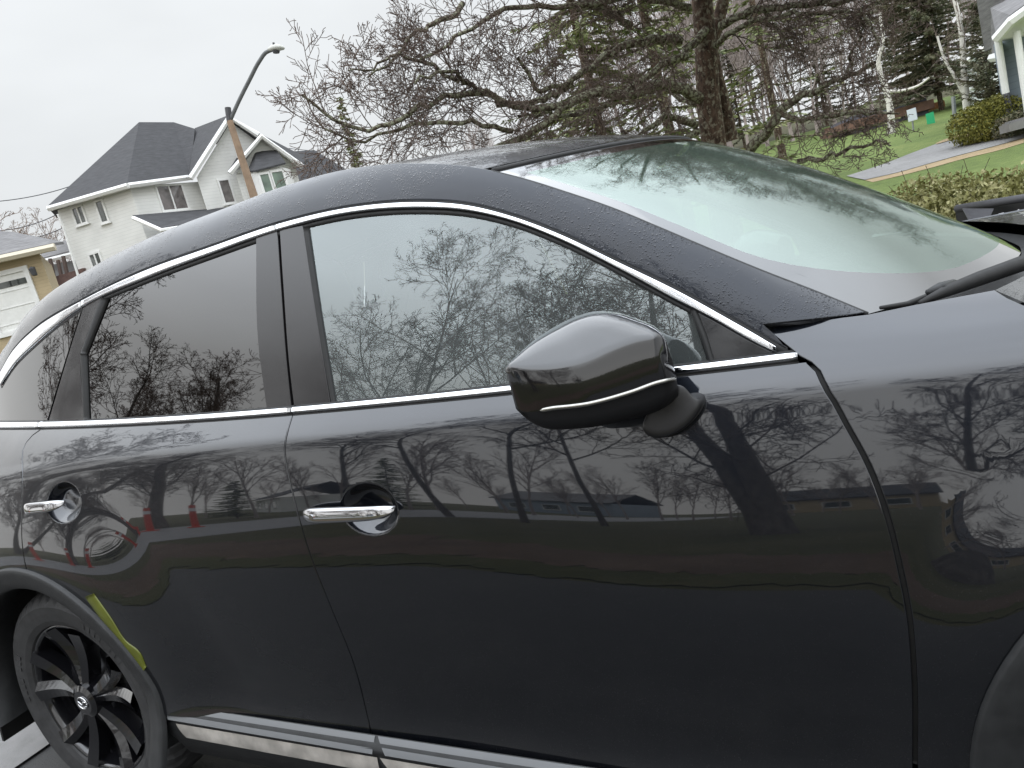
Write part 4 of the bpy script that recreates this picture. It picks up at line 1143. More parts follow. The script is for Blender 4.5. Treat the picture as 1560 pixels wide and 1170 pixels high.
# the old tree overhanging the car: its main limbs as they run in the photograph
def near_tree():
    rng = np.random.default_rng(11); D0 = 9.6
    tp = lambda pts: np.array([at_dist(a, b_, D0+dd) for a, b_, dd in pts])
    base = at_dist(1098, 300, D0); base[2] = H(base[0], base[1])
    t = empty('lichened_tree', base, 'old bare spreading tree with dark trunk and lichen covered limbs behind the windshield', 'tree')
    T, TW = Tubes(), Tubes(); TK = Tubes()
    trunk = np.vstack([base-[0, 0, .2], tp([(1092, 260, 0), (1087, 215, 0), (1079, 150, 0), (1076, 90, 0), (1072, 30, 0), (1066, -40, 0), (1060, -120, .1)])]); 
    TK.add(spline(trunk, n=24), np.r_[np.linspace(.21, .145, 12), np.linspace(.145, .10, 12)], 14)
    tr2 = tp([(1112, 215, .3), (1098, 150, .25), (1085, 80, .2), (1100, 10, .3), (1120, -70, .3)]); TK.add(spline(tr2, n=16), np.linspace(.11, .06, 16), 10)
    limbs = [
        ([(1066, 150, -.1), (1010, 128, -.5), (960, 142, -.9), (905, 140, -1.2), (862, 160, -1.4), (825, 195, -1.6), (780, 218, -1.7), (720, 232, -1.9), (668, 240, -2.0)], .070),
        ([(1075, 45, -.1), (1040, 85, -.4), (1005, 105, -.6), (965, 132, -.8), (925, 160, -1.0), (880, 175, -1.1), (835, 172, -1.3), (790, 178, -1.5)], .05),
        ([(1036, 62, -.2), (1000, 57, -.5), (950, 72, -.7), (910, 95, -.9), (875, 118, -1.1), (848, 133, -1.3), (815, 130, -1.5), (800, 108, -1.6), (789, 88, -1.7)], .055),
        ([(870, 128, -1.1), (830, 152, -1.4), (780, 158, -1.6), (735, 140, -1.8), (705, 120, -2.), (695, 105, -2.1), (660, 115, -2.2), (632, 128, -2.3)], .04),
        ([(860, 160, -1.4), (800, 168, -1.6), (740, 140, -1.8), (680, 150, -2.0), (630, 170, -2.2), (570, 195, -2.4), (530, 188, -2.5), (490, 168, -2.6), (460, 145, -2.7)], .04),
        ([(780, 200, -1.6), (720, 190, -1.9), (650, 185, -2.1), (580, 205, -2.3), (520, 210, -2.4), (480, 180, -2.5)], .028),
        ([(700, 125, -2.0), (640, 95, -2.1), (585, 90, -2.3), (555, 108, -2.4), (530, 108, -2.5)], .022),
        ([(705, 5, -1.6), (690, 25, -1.7), (650, 40, -1.8), (620, 70, -2.0), (595, 95, -2.1), (560, 118, -2.2)], .03),
        ([(1050, 12, -.2), (960, -5, -.8), (880, 8, -1.2), (800, 8, -1.5), (760, 15, -1.7), (720, 40, -1.9), (690, 60, -2.0), (640, 90, -2.1)], .045),
        ([(960, 40, -.6), (930, 20, -.8), (900, 5, -.9), (880, -20, -1.0)], .05),
        ([(1072, 160, .2), (1040, 150, .3), (1005, 130, .4), (985, 115, .5)], .05),
        ([(1060, 190, -.1), (1020, 180, -.5), (985, 200, -.8), (940, 215, -1.0)], .05),
        ([(1142, 228, -.2), (1170, 195, -.4), (1188, 172, -.5), (1215, 150, -.6), (1260, 130, -.8), (1300, 112, -.9), (1333, 95, -1.0)], .062),
        ([(1188, 172, -.5), (1215, 182, -.6), (1270, 176, -.8), (1330, 172, -.9), (1370, 173, -1.0)], .034),
        ([(1215, 246, -.4), (1260, 240, -.5), (1300, 228, -.6), (1340, 216, -.7), (1356, 222, -.75)], .032),
        ([(1098, 40, -.1), (1130, 22, -.3), (1190, 12, -.5), (1250, 4, -.7), (1310, 0, -.9), (1365, -8, -1.0)], .05),
        ([(1090, 70, -.1), (1125, 40, -.4), (1180, 25, -.6), (1240, 20, -.8), (1315, 22, -1.0), (1340, 70, -1.1)], .035),
        ([(1168, 20, -.3), (1185, 50, -.4), (1200, 70, -.5), (1225, 78, -.6)], .03),
        ([(1290, 112, -.9), (1300, 80, -.9), (1310, 50, -.9), (1312, 10, -1.)], .02),
        ([(1062, 200, -.1), (1040, 215, -.3), (1010, 225, -.5)], .05)]
    for dx, dd in ((-260, -2.0), (-120, -2.4), (20, -2.6), (150, -2.4), (300, -1.8)):          # boughs above the frame, reaching over the car
        limbs.append(([(1066, -60, 0), (1066+dx*.4, -150, dd*.5), (1066+dx*.8, -210-abs(dx)*.1, dd), (1066+dx*1.3, -190, dd*1.5), (1066+dx*1.7, -160, dd*1.9)], .07))
    for dx, dd in ((-200, 1.5), (0, 2.2), (200, 1.8)):
        limbs.append(([(1066, -80, 0), (1066+dx*.5, -180, dd*.5), (1066+dx, -260, dd), (1066+dx*1.3, -330, dd*1.4)], .07))
    for dx, dy, dd in ((-330, -120, -1.5), (-230, -240, -.6), (-120, -330, -1.0), (0, -360, -1.6), (110, -330, -.8), (230, -260, -1.4), (340, -150, -1.0), (430, -60, -1.2)):
        limbs.append(([(1062, -110, 0), (1062+dx*.4, -130+dy*.4, dd*.5), (1062+dx*.8, -130+dy*.8, dd), (1062+dx*1.2, -120+dy*1.15, dd*1.4), (1062+dx*1.5, -120+dy*1.35, dd*1.8)], .05))
    for dx, dy, dd in ((-420, -330, -2.6), (-260, -480, -3.4), (-90, -560, -3.0), (80, -600, -3.6), (240, -520, -3.0), (400, -400, -3.4), (520, -240, -2.6), (620, -90, -2.2), (-500, -180, -2.8)):
        limbs.append(([(1064, -60, 0), (1064+dx*.3, -80+dy*.35, dd*.35), (1064+dx*.65, -90+dy*.7, dd*.7), (1064+dx, -100+dy, dd)], .055))
    sp = dict(wob=(.08, .11, .15, .2), up=(.0, .03, .04, .03), kids=(9, 8, 6, 3), len=((.26, .52), (.38, .68), (.38, .68)), ang=(30, 75), rmin=.0034, rl=.0085, split=.015, start=(.10, .12, .1))
    for pts, r in limbs:
        P = spline(tp(pts), n=max(10, 3*len(pts))); P[2:-1] += rng.normal(0, .018, P[2:-1].shape)
        rr = np.linspace(r, max(.006, r*.30), len(P)); T.add(P, rr, 8)
        L = np.linalg.norm(np.diff(P, axis=0), axis=1).sum()
        grow(rng, T, TW, P, rr, min(L, 2.4), 0, 3, sp, k=int(6+L*5.4))
    TK.build('trunk', M_TRUNK, t, base); T.build('limb', M_APPLE, t, base); TW.build('twigs', M_TWIG, t, base)
    return t
near_tree()

def conifer(name, base, height, width, seed, label, mat, group=None, cat='tree', droop=.25, start=.08, dens=1.0):
    rng = np.random.default_rng(seed); t = empty(name, base, label, cat, group)
    T = Tubes(); T.add(np.array([[0, 0, -.2], [0, 0, height*.5], [0, 0, height]]), [height*.010, height*.006, .01], 7)
    Q = []; nb = int(170*dens)
    for i in range(nb):
        f = start+(1-start)*(i+rng.random())/nb; z = height*f; L = width*.5*(1-f)**.75*rng.uniform(.65, 1.12)+.08
        a = rng.uniform(0, 2*math.pi); out = np.array([math.cos(a), math.sin(a), 0])
        n = 6; s_ = np.linspace(0, 1, n); P = np.array([0, 0, z])+out*(s_*L)[:, None]+np.array([0, 0, 1.])*((-droop*s_+.18*s_**2)*L)[:, None]
        T.add(P, np.linspace(.012+.012*(1-f), .004, n), 4)
        m = int(24+L*48*dens); tt = rng.random(m)**.8; q = np.array([0, 0, z])+out*(tt*L)[:, None]+np.array([0, 0, 1.])*((-droop*tt+.18*tt**2)*L)[:, None]
        sd = np.array([-out[1], out[0], 0]); sg = rng.choice([-1, 1], m)
        d = out*rng.uniform(.3, .9, m)[:, None]+sd*(sg*rng.uniform(.3, 1., m))[:, None]+np.array([0, 0, 1.])*rng.uniform(-.55, .15, m)[:, None]
        d /= np.linalg.norm(d, axis=1)[:, None]; l = (rng.uniform(.14, .36, m)*(1-.4*tt)*(.45+.04*height))[:, None]
        w = np.cross(d, rng.normal(0, 1, (m, 3))); w /= np.linalg.norm(w, axis=1)[:, None]+1e-9; w *= l*.13
        Q.append(np.stack([q-w*.4, q+d*l*.5-w, q+d*l, q+d*l*.5+w], 1))
    T.build('trunk', M_TRUNK, t); quads('crown', np.concatenate(Q), mat, t)
    return t
def leafm(name, cols, rough=.6):
    b = NB(name); p = b.pos()
    n1 = b.noise(.9, 3, p); n2 = b.noise(14, 3, p)
    f = b.math('ADD', b.math('MULTIPLY', n1, .5), b.math('MULTIPLY', n2, .5)); r = b.n('ShaderNodeValToRGB'); b.l(f, r.inputs[0])
    r.color_ramp.elements[0].position = .36; r.color_ramp.elements[0].color = (*cols[0], 1); r.color_ramp.elements[1].position = .64; r.color_ramp.elements[1].color = (*cols[-1], 1)
    if len(cols) > 2: e_ = r.color_ramp.elements.new(.5); e_.color = (*cols[1], 1)
    b.bsdf(Base_Color=r.outputs[0], Roughness=rough, Specular_IOR_Level=.25); return b.m
M_SPRUCE = leafm('spruce_needles', [(.10, .125, .045), (.175, .20, .08), (.26, .25, .12)])
M_SPRUCE2 = leafm('spruce_needles_far', [(.075, .090, .050), (.125, .13, .075), (.20, .165, .11)])
M_HEDGE = leafm('hedge_leaves', [(.10, .105, .03), (.24, .235, .085), (.52, .49, .28)])
M_SHRUB = leafm('shrub_leaves', [(.09, .095, .018), (.18, .175, .035), (.30, .26, .07)])
def on_land(px_, py_, hd):
    P = at_dist(px_, py_, hd); return np.array([P[0], P[1], float(H(P[0], P[1]))])

# evergreens behind the old tree
conifer('spruce', on_land(915, 200, 15.0), 11.5, 5.2, 3, 'green spruce just behind the old bare tree, left of its trunk', M_SPRUCE, droop=.30, dens=.9)
conifer('spruce', on_land(1020, 200, 17.5), 13.5, 5.6, 5, 'tall spruce directly behind the trunk of the old bare tree', M_SPRUCE, droop=.35, dens=.6)
conifer('spruce', on_land(1185, 200, 21), 11., 6.0, 8, 'loose olive spruce showing through right-hand boughs of the old tree', M_SPRUCE, droop=.3, dens=.38)
conifer('spruce', on_land(1130, 200, 44), 7.5, 4.2, 15, 'far olive spruce just right of the old tree trunk, lower one', M_SPRUCE2, dens=.9)
conifer('spruce', on_land(1262, 200, 46), 9.0, 4.6, 16, 'far spruce between the old tree and the left white birch', M_SPRUCE2, dens=.9)
conifer('spruce', on_land(1432, 150, 36), 10.2, 6.2, 9, 'broad tall spruce behind the white birch and the lawn', M_SPRUCE2, dens=1.8)
conifer('spruce', on_land(1398, 150, 40), 8.5, 4.6, 10, 'narrower spruce left of the broad tall one above the wooden deck', M_SPRUCE2, dens=1.4)
conifer('juniper', on_land(1512, 150, 27), 3.2, 3.4, 12, 'low spreading evergreen between the birch and the grey blue house', M_SPRUCE2, droop=-.25, dens=1.0, cat='shrub')
conifer('cypress', on_land(547, 258, 34), 7.4, .9, 14, 'thin dark evergreen tip poking above the roof of the car', M_SPRUCE, dens=.8)
# birches
bsp = dict(kids=(9, 5, 4), len=((.25, .40), (.4, .6), (.4, .6)), rmin=.006, split=.02, ang=(25, 55), start=(.35, .2))
def birch(pts, hd, label, seed, r=.09, fork=None):
    rng = np.random.default_rng(seed); P = np.array([at_dist(a, b_, hd) for a, b_ in pts]); base = P[0].copy(); base[2] = H(base[0], base[1])
    P[0, 2] = base[2]-.2
    t = empty('birch', base, label, 'tree'); T, TW = Tubes(), Tubes(); C = spline(P, n=20); rr = np.linspace(r, r*.35, 20); T.add(C, rr, 9)
    grow(rng, T, TW, C, rr, 4.5, 0, 3, {**dict(wob=(.06, .13, .17), up=(.02, .07, .05), rl=.011), **bsp})
    if fork: 
        Q = spline(np.array([at_dist(a, b_, hd) for a, b_ in fork]), n=12); T.add(Q, np.linspace(r*.5, r*.25, 12), 7); grow(rng, T, TW, Q, np.linspace(r*.5, r*.25, 12), 2.5, 1, 3, {**dict(wob=(.06, .13, .17), up=(.02, .07, .05), rl=.011), **bsp})
    T.build('trunk', M_BIRCH, t, base); TW.build('crown', M_TWIG, t, base); return t
birch([(1478, 197), (1473, 165), (1470, 135), (1468, 95), (1466, 60), (1461, 28), (1452, -10), (1446, -60)], 27, 'white barked birch with a forked stem beside the rounded shrub', 21, .115, [(1468, 142), (1455, 118), (1440, 92), (1432, 70), (1428, 55)])
birch([(1358, 215), (1358, 185), (1353, 150), (1345, 120), (1338, 95), (1345, 60), (1340, 20)], 30, 'white barked birch left of the wooden deck', 22, .13, [(1350, 140), (1375, 138), (1400, 130), (1416, 118)])
# bare woods up the slope
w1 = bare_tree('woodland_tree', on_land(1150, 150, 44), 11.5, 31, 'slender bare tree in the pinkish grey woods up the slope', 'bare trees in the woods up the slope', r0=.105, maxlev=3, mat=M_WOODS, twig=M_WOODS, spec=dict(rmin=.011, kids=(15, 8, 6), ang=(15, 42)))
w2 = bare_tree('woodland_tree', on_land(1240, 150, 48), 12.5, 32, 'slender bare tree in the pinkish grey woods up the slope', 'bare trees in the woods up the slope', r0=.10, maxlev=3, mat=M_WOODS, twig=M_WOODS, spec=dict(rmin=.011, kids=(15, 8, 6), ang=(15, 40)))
rng = np.random.default_rng(5)
for i, (pxx, hd) in enumerate([(700, 46), (760, 50), (820, 44), (880, 52), (950, 47), (1000, 55), (1060, 45), (1105, 50), (1190, 55), (1215, 43), (1265, 52), (1290, 45), (1310, 56), (1335, 47), (1365, 52), (1410, 58), (1445, 55), (1485, 44), (1500, 52), (1525, 60), (1545, 47), (1300, 62), (1175, 64), (1075, 62), (1400, 48), (1460, 62), (1085, 40), (1110, 42), (1135, 39), (1150, 46), (1165, 41), (1185, 44), (1205, 40), (1225, 46), (1245, 41), (1275, 44), (1060, 42), (1040, 46), (985, 44), (930, 46), (1120, 56), (1140, 60)]):
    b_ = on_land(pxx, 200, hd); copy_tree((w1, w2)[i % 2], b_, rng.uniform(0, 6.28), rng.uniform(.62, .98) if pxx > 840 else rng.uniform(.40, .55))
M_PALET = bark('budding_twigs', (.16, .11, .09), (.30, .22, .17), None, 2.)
# pale bare tree at the far left
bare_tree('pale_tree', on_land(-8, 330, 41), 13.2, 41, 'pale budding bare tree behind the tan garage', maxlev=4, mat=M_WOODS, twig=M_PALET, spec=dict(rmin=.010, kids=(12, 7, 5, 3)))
bare_tree('scrub_tree', on_land(92, 360, 60), 8.5, 42, 'low brown bare scrub between the garage and the white house', maxlev=3, mat=M_WOODS, twig=M_PALET, spec=dict(rmin=.012, kids=(12, 7, 5)), stems=3)

# hedge and rounded shrub
def leaf_box(name, n, sampler, size, mat, parent, seed):
    rng = np.random.default_rng(seed); c = sampler(rng, n); m = len(c)
    d = rng.normal(0, 1, (m, 3)); d /= np.linalg.norm(d, axis=1)[:, None]; w = np.cross(d, rng.normal(0, 1, (m, 3))); w /= np.linalg.norm(w, axis=1)[:, None]
    l = rng.uniform(.6, 1.3, m)[:, None]*size
    return quads(name, np.stack([c-d*l, c+w*l*.5, c+d*l, c-w*l*.5], 1), mat, parent)
hp = [on_land(1400, 288, 9.0), on_land(1440, 300, 8.3), on_land(1520, 290, 7.8), on_land(1620, 260, 7.3), on_land(1750, 240, 6.8)]
hb = hp[1]; hedge = empty('hedge', hb, 'clipped yellow green variegated hedge beyond the windshield corner', 'hedge')
HC = spline(np.array(hp), n=60)
def hs_(rng, n):
    t = rng.random(n)*(len(HC)-1); i = t.astype(int).clip(0, len(HC)-2); P = HC[i]+(HC[i+1]-HC[i])*(t-i)[:, None]
    a = rng.uniform(0, 2*math.pi, n); rr = rng.random(n)**.35
    bulge = 1+.13*np.sin(t*.9)+.09*np.sin(t*2.3+1)
    tdir = unit(HC[-1]-HC[0]); nd = np.array([-tdir[1], tdir[0], 0])
    return P+nd*(np.cos(a)*rr*.60*bulge)[:, None]+np.array([0, 0, 1])*(.44+np.sin(a)*rr*.50*bulge)[:, None]-hb
leaf_box('leaves', 36000, hs_, .027, M_HEDGE, hedge, 1)
T = Tubes(); rng = np.random.default_rng(3)
for i in range(260):
    q = HC[rng.integers(0, 60)]-hb; T.add(np.array([q, q+rng.normal(0, .1, 3)+[0, 0, .35], q+rng.normal(0, .2, 3)+[0, 0, .62]]), [.007, .005, .003], 3)
T.build('stems', M_TRUNK, hedge)
sb = on_land(1512, 205, 20.5); shrub = empty('shrub', sb, 'rounded clipped olive green shrub at the foot of the birch', 'shrub')
def ss_(rng, n):
    v = rng.normal(0, 1, (n, 3)); v /= np.linalg.norm(v, axis=1)[:, None]; v[:, 2] = np.abs(v[:, 2])**.8*np.sign(v[:, 2])
    rr = rng.random(n)**.25*(1+.06*np.sin(v[:, 0]*5)+.05*np.sin(v[:, 1]*7)); return v*rr[:, None]*[.80, .62, .50]+[0, 0, .42]
leaf_box('leaves', 9000, ss_, .035, M_SHRUB, shrub, 2)
sb2 = on_land(1552, 192, 20.0); sh2 = empty('small_shrub', sb2, 'small lighter green shrub by the porch of the grey blue house', 'shrub')
leaf_box('leaves', 3000, lambda r_, n: ss_(r_, n)*.6, .03, M_SPRUCE2, sh2, 4)
# ------------------------------------------------------------------ houses
def siding(name, col, h=.16, dark=.80):
    b = NB(name); p = b.pos(); s_ = b.n('ShaderNodeSeparateXYZ'); b.l(p, s_.inputs[0])
    f = b.math('FRACT', b.math('DIVIDE', s_.outputs[2], h)); edge = b.rng(f, 0., .16, dark, 1.)
    n_ = b.rng(b.noise(1.3, 4, p), .3, .7, .93, 1.04)
    v = b.math('MULTIPLY', edge, n_); x = b.n('ShaderNodeVectorMath', operation='SCALE'); x.inputs[0].default_value = col; b.l(v, x.inputs['Scale'])
    b.bsdf(Base_Color=x.outputs[0], Roughness=.6, Normal=b.bump(f, .6, .02)); return b.m
def shingle(name, col):
    b = NB(name); p = b.pos()
    br = b.n('ShaderNodeTexNoise'); b.put(br, Scale=2.2, Detail=8, Roughness=.75); b.l(b.scaled(p, (1, 1, 5.)), br.inputs['Vector'])
    s_ = b.n('ShaderNodeSeparateXYZ'); b.l(p, s_.inputs[0]); f = b.math('FRACT', b.math('DIVIDE', s_.outputs[2], .09))
    v = b.math('MULTIPLY', b.rng(br.outputs[0], .3, .7, .65, 1.4), b.rng(f, 0, .25, .75, 1.))
    x = b.n('ShaderNodeVectorMath', operation='SCALE'); x.inputs[0].default_value = col; b.l(v, x.inputs['Scale'])
    b.bsdf(Base_Color=x.outputs[0], Roughness=.9, Normal=b.bump(f, .5, .02)); return b.m
M_WSIDE = siding('white_siding', (.80, .80, .77)); M_TANS = siding('tan_siding', (.50, .40, .25), .12); M_BLUES = siding('grey_blue_siding', (.34, .40, .47), .14)
M_ROOF = shingle('charcoal_shingles', (.050, .050, .053)); M_ROOFG = shingle('grey_shingles', (.16, .155, .155))
M_TRIM = simple('white_trim', (.80, .80, .78), .5, var=.04); M_PANE = simple('house_pane', (.05, .06, .055), .08, 0, .8, 1., var=.5, scale=1.5)
M_CURT = simple('curtained_pane', (.14, .125, .12), .15, 0, .6, 1., var=.45, scale=2.5); M_PANEG = simple('green_pane', (.14, .20, .15), .12, 0, .6, 1., var=.4, scale=1.5)
M_TIMB = simple('weathered_pole', (.27, .19, .13), .9, var=.25, scale=4, bump=.4, bscale=25); M_GALV = simple('galvanised', (.30, .31, .31), .5, .6, var=.15)
M_ORANGE = simple('orange_timber', (.45, .20, .08), .7, var=.15); M_DGREY = simple('dark_grey', (.06, .06, .065), .6, var=.2)
def PT(a, b_, d): return at_dist(a, b_, d)
def thick(mb, P, ext):
    mb.prism([tuple(p) for p in P], ext)
def toward(P, e): 
    d = CAM_C-np.mean(P, 0); d[2] = 0; return unit(d)*e
class House:
    def __init__(s, name, base, label, cat='house'): s.o = empty(name, base, label, cat); s.b = np.array(base, float)
    def part(s, name, mat, build, parent=None, bevel=0, smooth=False):
        mb = MB(); build(mb); return mb.build(name, mat, parent or s.o, offset=s.b, bevel=bevel, smooth=smooth)
    def slab(s, name, pts, mat, ext, parent=None):
        return s.part(name, mat, lambda mb: thick(mb, [np.asarray(p) for p in pts], ext), parent)
    def wall(s, name, plan, zb, zt, mat):
        """closed plan polygon raised from zb to zt"""
        return s.part(name, mat, lambda mb: mb.prism([(x, y, zb) for x, y in plan], (0, 0, zt-zb)))
    def window(s, a, b_, z0, z1, mat, bars=(), proud=.05, fw=.09, sill=True):
        """window on the vertical wall between plan points a, b_"""
        a, b_ = np.array(a, float), np.array(b_, float); t = unit(b_-a); n = np.array([t[1], -t[0]]); m = (a+b_)/2
        if n@(CAM_C[:2]-m) < 0: n = -n
        w = np.linalg.norm(b_-a); rot = math.atan2(t[1], t[0])
        def frame(mb):
            for z in (z0-fw/2, z1+fw/2): mb.box((*(m+n*proud/2), z), (w+2*fw, proud+.04, fw), rot)
            for q in (a-t*fw/2, b_+t*fw/2): mb.box((*(q+n*proud/2), (z0+z1)/2), (fw, proud+.034, z1-z0), rot)
            for f in bars: mb.box((*(a+(b_-a)*f+n*proud/2), (z0+z1)/2), (fw*.7, proud+.02, z1-z0), rot)
        wn = s.part('window', M_TRIM, frame)
        s.part('pane', mat, lambda mb: mb.box((*(m+n*.012), (z0+z1)/2), (w-.004, .02, z1-z0-.004), rot), wn)
        if sill: s.part('sill', M_TRIM, lambda mb: mb.box((*(m+n*(proud+.02)), z0-fw-.03), (w+.3, .12, .05), rot), wn)
        return wn
def pxline(a, b_, d1, d2): return PT(*a, d1), PT(*b_, d2)

# ---- the large white house
L_, Mc, G1, G2, G3, RR = PT(88, 322, 42.6), PT(198, 287, 40.), PT(300, 272, 42.0), PT(300, 272, 40.9), PT(368, 262, 42.2), PT(452, 262, 43.2)
zE = Mc[2]+.10; zB = H(Mc[0], Mc[1])-1.2
h = House('white_house', (Mc[0], Mc[1], zB), 'large white sided two storey house with charcoal hip and gable roofs')
back = unit(np.array([Mc[0]-CAM_C[0], Mc[1]-CAM_C[1]]))*9
pl = [L_[:2], Mc[:2], G1[:2], G2[:2]+0, RR[:2], RR[:2]+back, L_[:2]+back*1.0]
h.wall('wall', [tuple(p) for p in pl], zB, zE, M_WSIDE)
# gable face over the wing
ap = PT(351, 186, 41.6); gl = np.array([*G2[:2], zE]); gr_ = np.array([*(G2[:2]+(RR[:2]-G2[:2])*.97), zE])
e_in = toward([ap], -.25)
h.slab('gable', [gl, ap, gr_], M_WSIDE, e_in)
# hip roof over the main body
rA, rB, vl = PT(213, 190, 45.5), PT(266, 190, 46.5), PT(298, 200, 45)
ev = lambda p, ex: np.array([p[0]+ex[0], p[1]+ex[1], zE-.02])
eL, eM, eG = PT(74, 318, 42.2), PT(195, 283, 39.5), PT(291, 270, 41.6)
th = np.array([0, 0, .14])
h.slab('roof', [eL, eM, rA], M_ROOF, th); h.slab('roof', [eM, eG, vl, rB, rA], M_ROOF, th)
bk = lambda p: np.array([p[0]+back[0], p[1]+back[1], p[2]])
h.slab('roof', [eL, rA, rB, bk(eL)+[0, 0, 0]], M_ROOF, th)
# gable roof planes
apb = PT(298, 199, 46.); apf = ap+toward([ap], .35)+[0, 0, .12]; glf = PT(290, 272, 40.4); grf = PT(394, 206, 41.2)
h.slab('roof', [glf, apf, apb, PT(287, 268, 43.0)], M_ROOF, th); h.slab('roof', [apf, np.array([gr_[0], gr_[1], zE])+toward([gr_], .3), np.array([*(gr_[:2]+back*.6), zE]), apb], M_ROOF, th)
def tube_(name, pts, r, mat, n=8): return h.part(name, mat, lambda mb: mb.tube(pts, r, n))
tube_('fascia', [eL, eM], .14, M_TRIM, 6); tube_('fascia', [eM, eG], .14, M_TRIM, 6); tube_('fascia', [glf, apf, grf], .15, M_TRIM, 6)
tube_('downpipe', [PT(88, 326, 42.0), PT(97, 348, 42.0), PT(122, 430, 42.0)], .06, M_TRIM, 6)
# the bay wing with its own gable
b0, b1, b2 = PT(352, 262, 39.8), PT(452, 250, 41.5), PT(460, 256, 41.3)
pa = PT(398, 208, 40.2)
h.wall('bay_wall', [tuple(PT(358, 262, 40.4)[:2]), tuple(PT(452, 262, 41.4)[:2]), tuple(RR[:2]+back*.1), tuple(G3[:2]+back*.12)], zB, PT(358, 266, 40.4)[2], M_WSIDE)
gw0, gw1 = PT(360, 265, 40.35), PT(452, 252, 41.35)
h.slab('gable', [gw0, pa+toward([pa], -.3), gw1], M_WSIDE, toward([pa], -.25))
pab = pa+np.array([*back, 0])*.35
h.slab('roof', [PT(350, 263, 39.9), pa, pab, PT(372, 228, 43.5)], M_ROOF, th); h.slab('roof', [pa, PT(462, 253, 41.0), PT(470, 245, 44), pab], M_ROOF, th)
tube_('fascia', [PT(350, 264, 39.8), pa+toward([pa], .1)+[0, 0, -.02], PT(461, 254, 40.9)], .14, M_TRIM, 6)
# bay window under its little hipped roof
c0, c1, c2, c3 = PT(378, 262, 40.0), PT(390, 260, 39.3), PT(428, 252, 39.8), PT(440, 250, 40.8)
zt = PT(405, 258, 39.5)[2]
h.wall('bay', [tuple(c0[:2]), tuple(c1[:2]), tuple(c2[:2]), tuple(c3[:2])], zB, zt, M_TRIM)
h.slab('bay_roof', [PT(378, 262, 39.9), PT(389, 262, 39.1), PT(436, 250, 39.7), PT(422, 231, 40.6), PT(390, 233, 40.6)], M_ROOF, (0, 0, .08))
def wpx(a, b_, d1, d2, top_y_, bot_y_, mat, bars=(), **k):
    A, B = PT(*a, d1), PT(*b_, d2); z1 = A[2]*.5+B[2]*.5
    C, D = PT(a[0]+.28*(bot_y_), a[1]+bot_y_, d1), PT(b_[0], b_[1], d2)
    return h.window(A[:2], B[:2], C[2], z1, mat, bars, **k)
wl = lambda f: L_[:2]+(Mc[:2]-L_[:2])*f
def wallwin(p0, p1, f0, f1, z0, z1, mat, bars=(), hh=None, **k):
    a, b_ = np.array(p0[:2])+(np.array(p1[:2])-np.array(p0[:2]))*f0, np.array(p0[:2])+(np.array(p1[:2])-np.array(p0[:2]))*f1
    return (hh or h).window(a, b_, z0, z1, mat, bars, **k)
zw = lambda a, b_, d: PT(a, b_, d)[2]
wallwin(L_, Mc, .20, .325, zw(122, 341, 42), zw(119, 317, 42), M_PANE, (.5,)); wallwin(L_, Mc, .525, .60, zw(160, 338, 41.2), zw(155, 307, 41.2), M_PANE)
wallwin(L_, Mc, .215, .34, zw(148, 411, 42), zw(143, 388, 42), M_PANE, (.5,))
wallwin(Mc, G1, .36, .72, zw(255, 321, 41), zw(248, 285, 41), M_CURT, (.48,)); 
wallwin(G2, RR, .19, .28, zw(340, 310, 41.3), zw(333, 276, 41.3), M_CURT)
wallwin(c1, c2, .08, .40, zw(398, 305, 39.4), zw(392, 268, 39.4), M_PANEG, (), fw=.12); wallwin(c1, c2, .54, .96, zw(430, 300, 39.6), zw(420, 262, 39.6), M_PANEG, (), fw=.12)
# lean-to roof under the upper windows
h.slab('porch_roof', [PT(203, 331, 39.0), PT(246, 350, 37.6), PT(345, 335, 38.2), PT(372, 316, 41.0), PT(310, 322, 41.2)], M_ROOF, (0, 0, .10))
tube_('fascia', [PT(203, 332, 38.9), PT(246, 351, 37.5), PT(345, 336, 38.1)], .10, M_TRIM, 6)
h.wall('porch_wall', [tuple(PT(250, 350, 38.1)[:2]), tuple(PT(345, 336, 38.8)[:2]), tuple(PT(345, 336, 41.5)[:2]), tuple(PT(222, 345, 40.2)[:2])], zB, zw(250, 352, 38.1), M_WSIDE)
# ---- roof of the next house to its right
nb = PT(480, 262, 47); n_ = House('neighbouring_house', (nb[0], nb[1], H(nb[0], nb[1])), 'dark roofed house half hidden behind the white house and the car roof')
zt_ = zw(490, 276, 47)
n_.wall('wall', [tuple(PT(452, 285, 46.5)[:2]), tuple(PT(524, 268, 47)[:2]), tuple(PT(524, 268, 54)[:2]), tuple(PT(452, 285, 54)[:2])], n_.b[2]-.5, zt_-.4, M_WSIDE)
n_.slab('roof', [PT(450, 296, 46), PT(530, 271, 46.5), PT(480, 232, 49), PT(448, 234, 49)], M_ROOF, th); n_.slab('roof', [PT(530, 271, 46.5), PT(540, 268, 53), PT(480, 232, 49.1)], M_ROOF, th)
n_.part('vent_pipe', M_DGREY, lambda mb: mb.tube([PT(441, 236, 49), PT(440, 227, 49)], .06, 6))
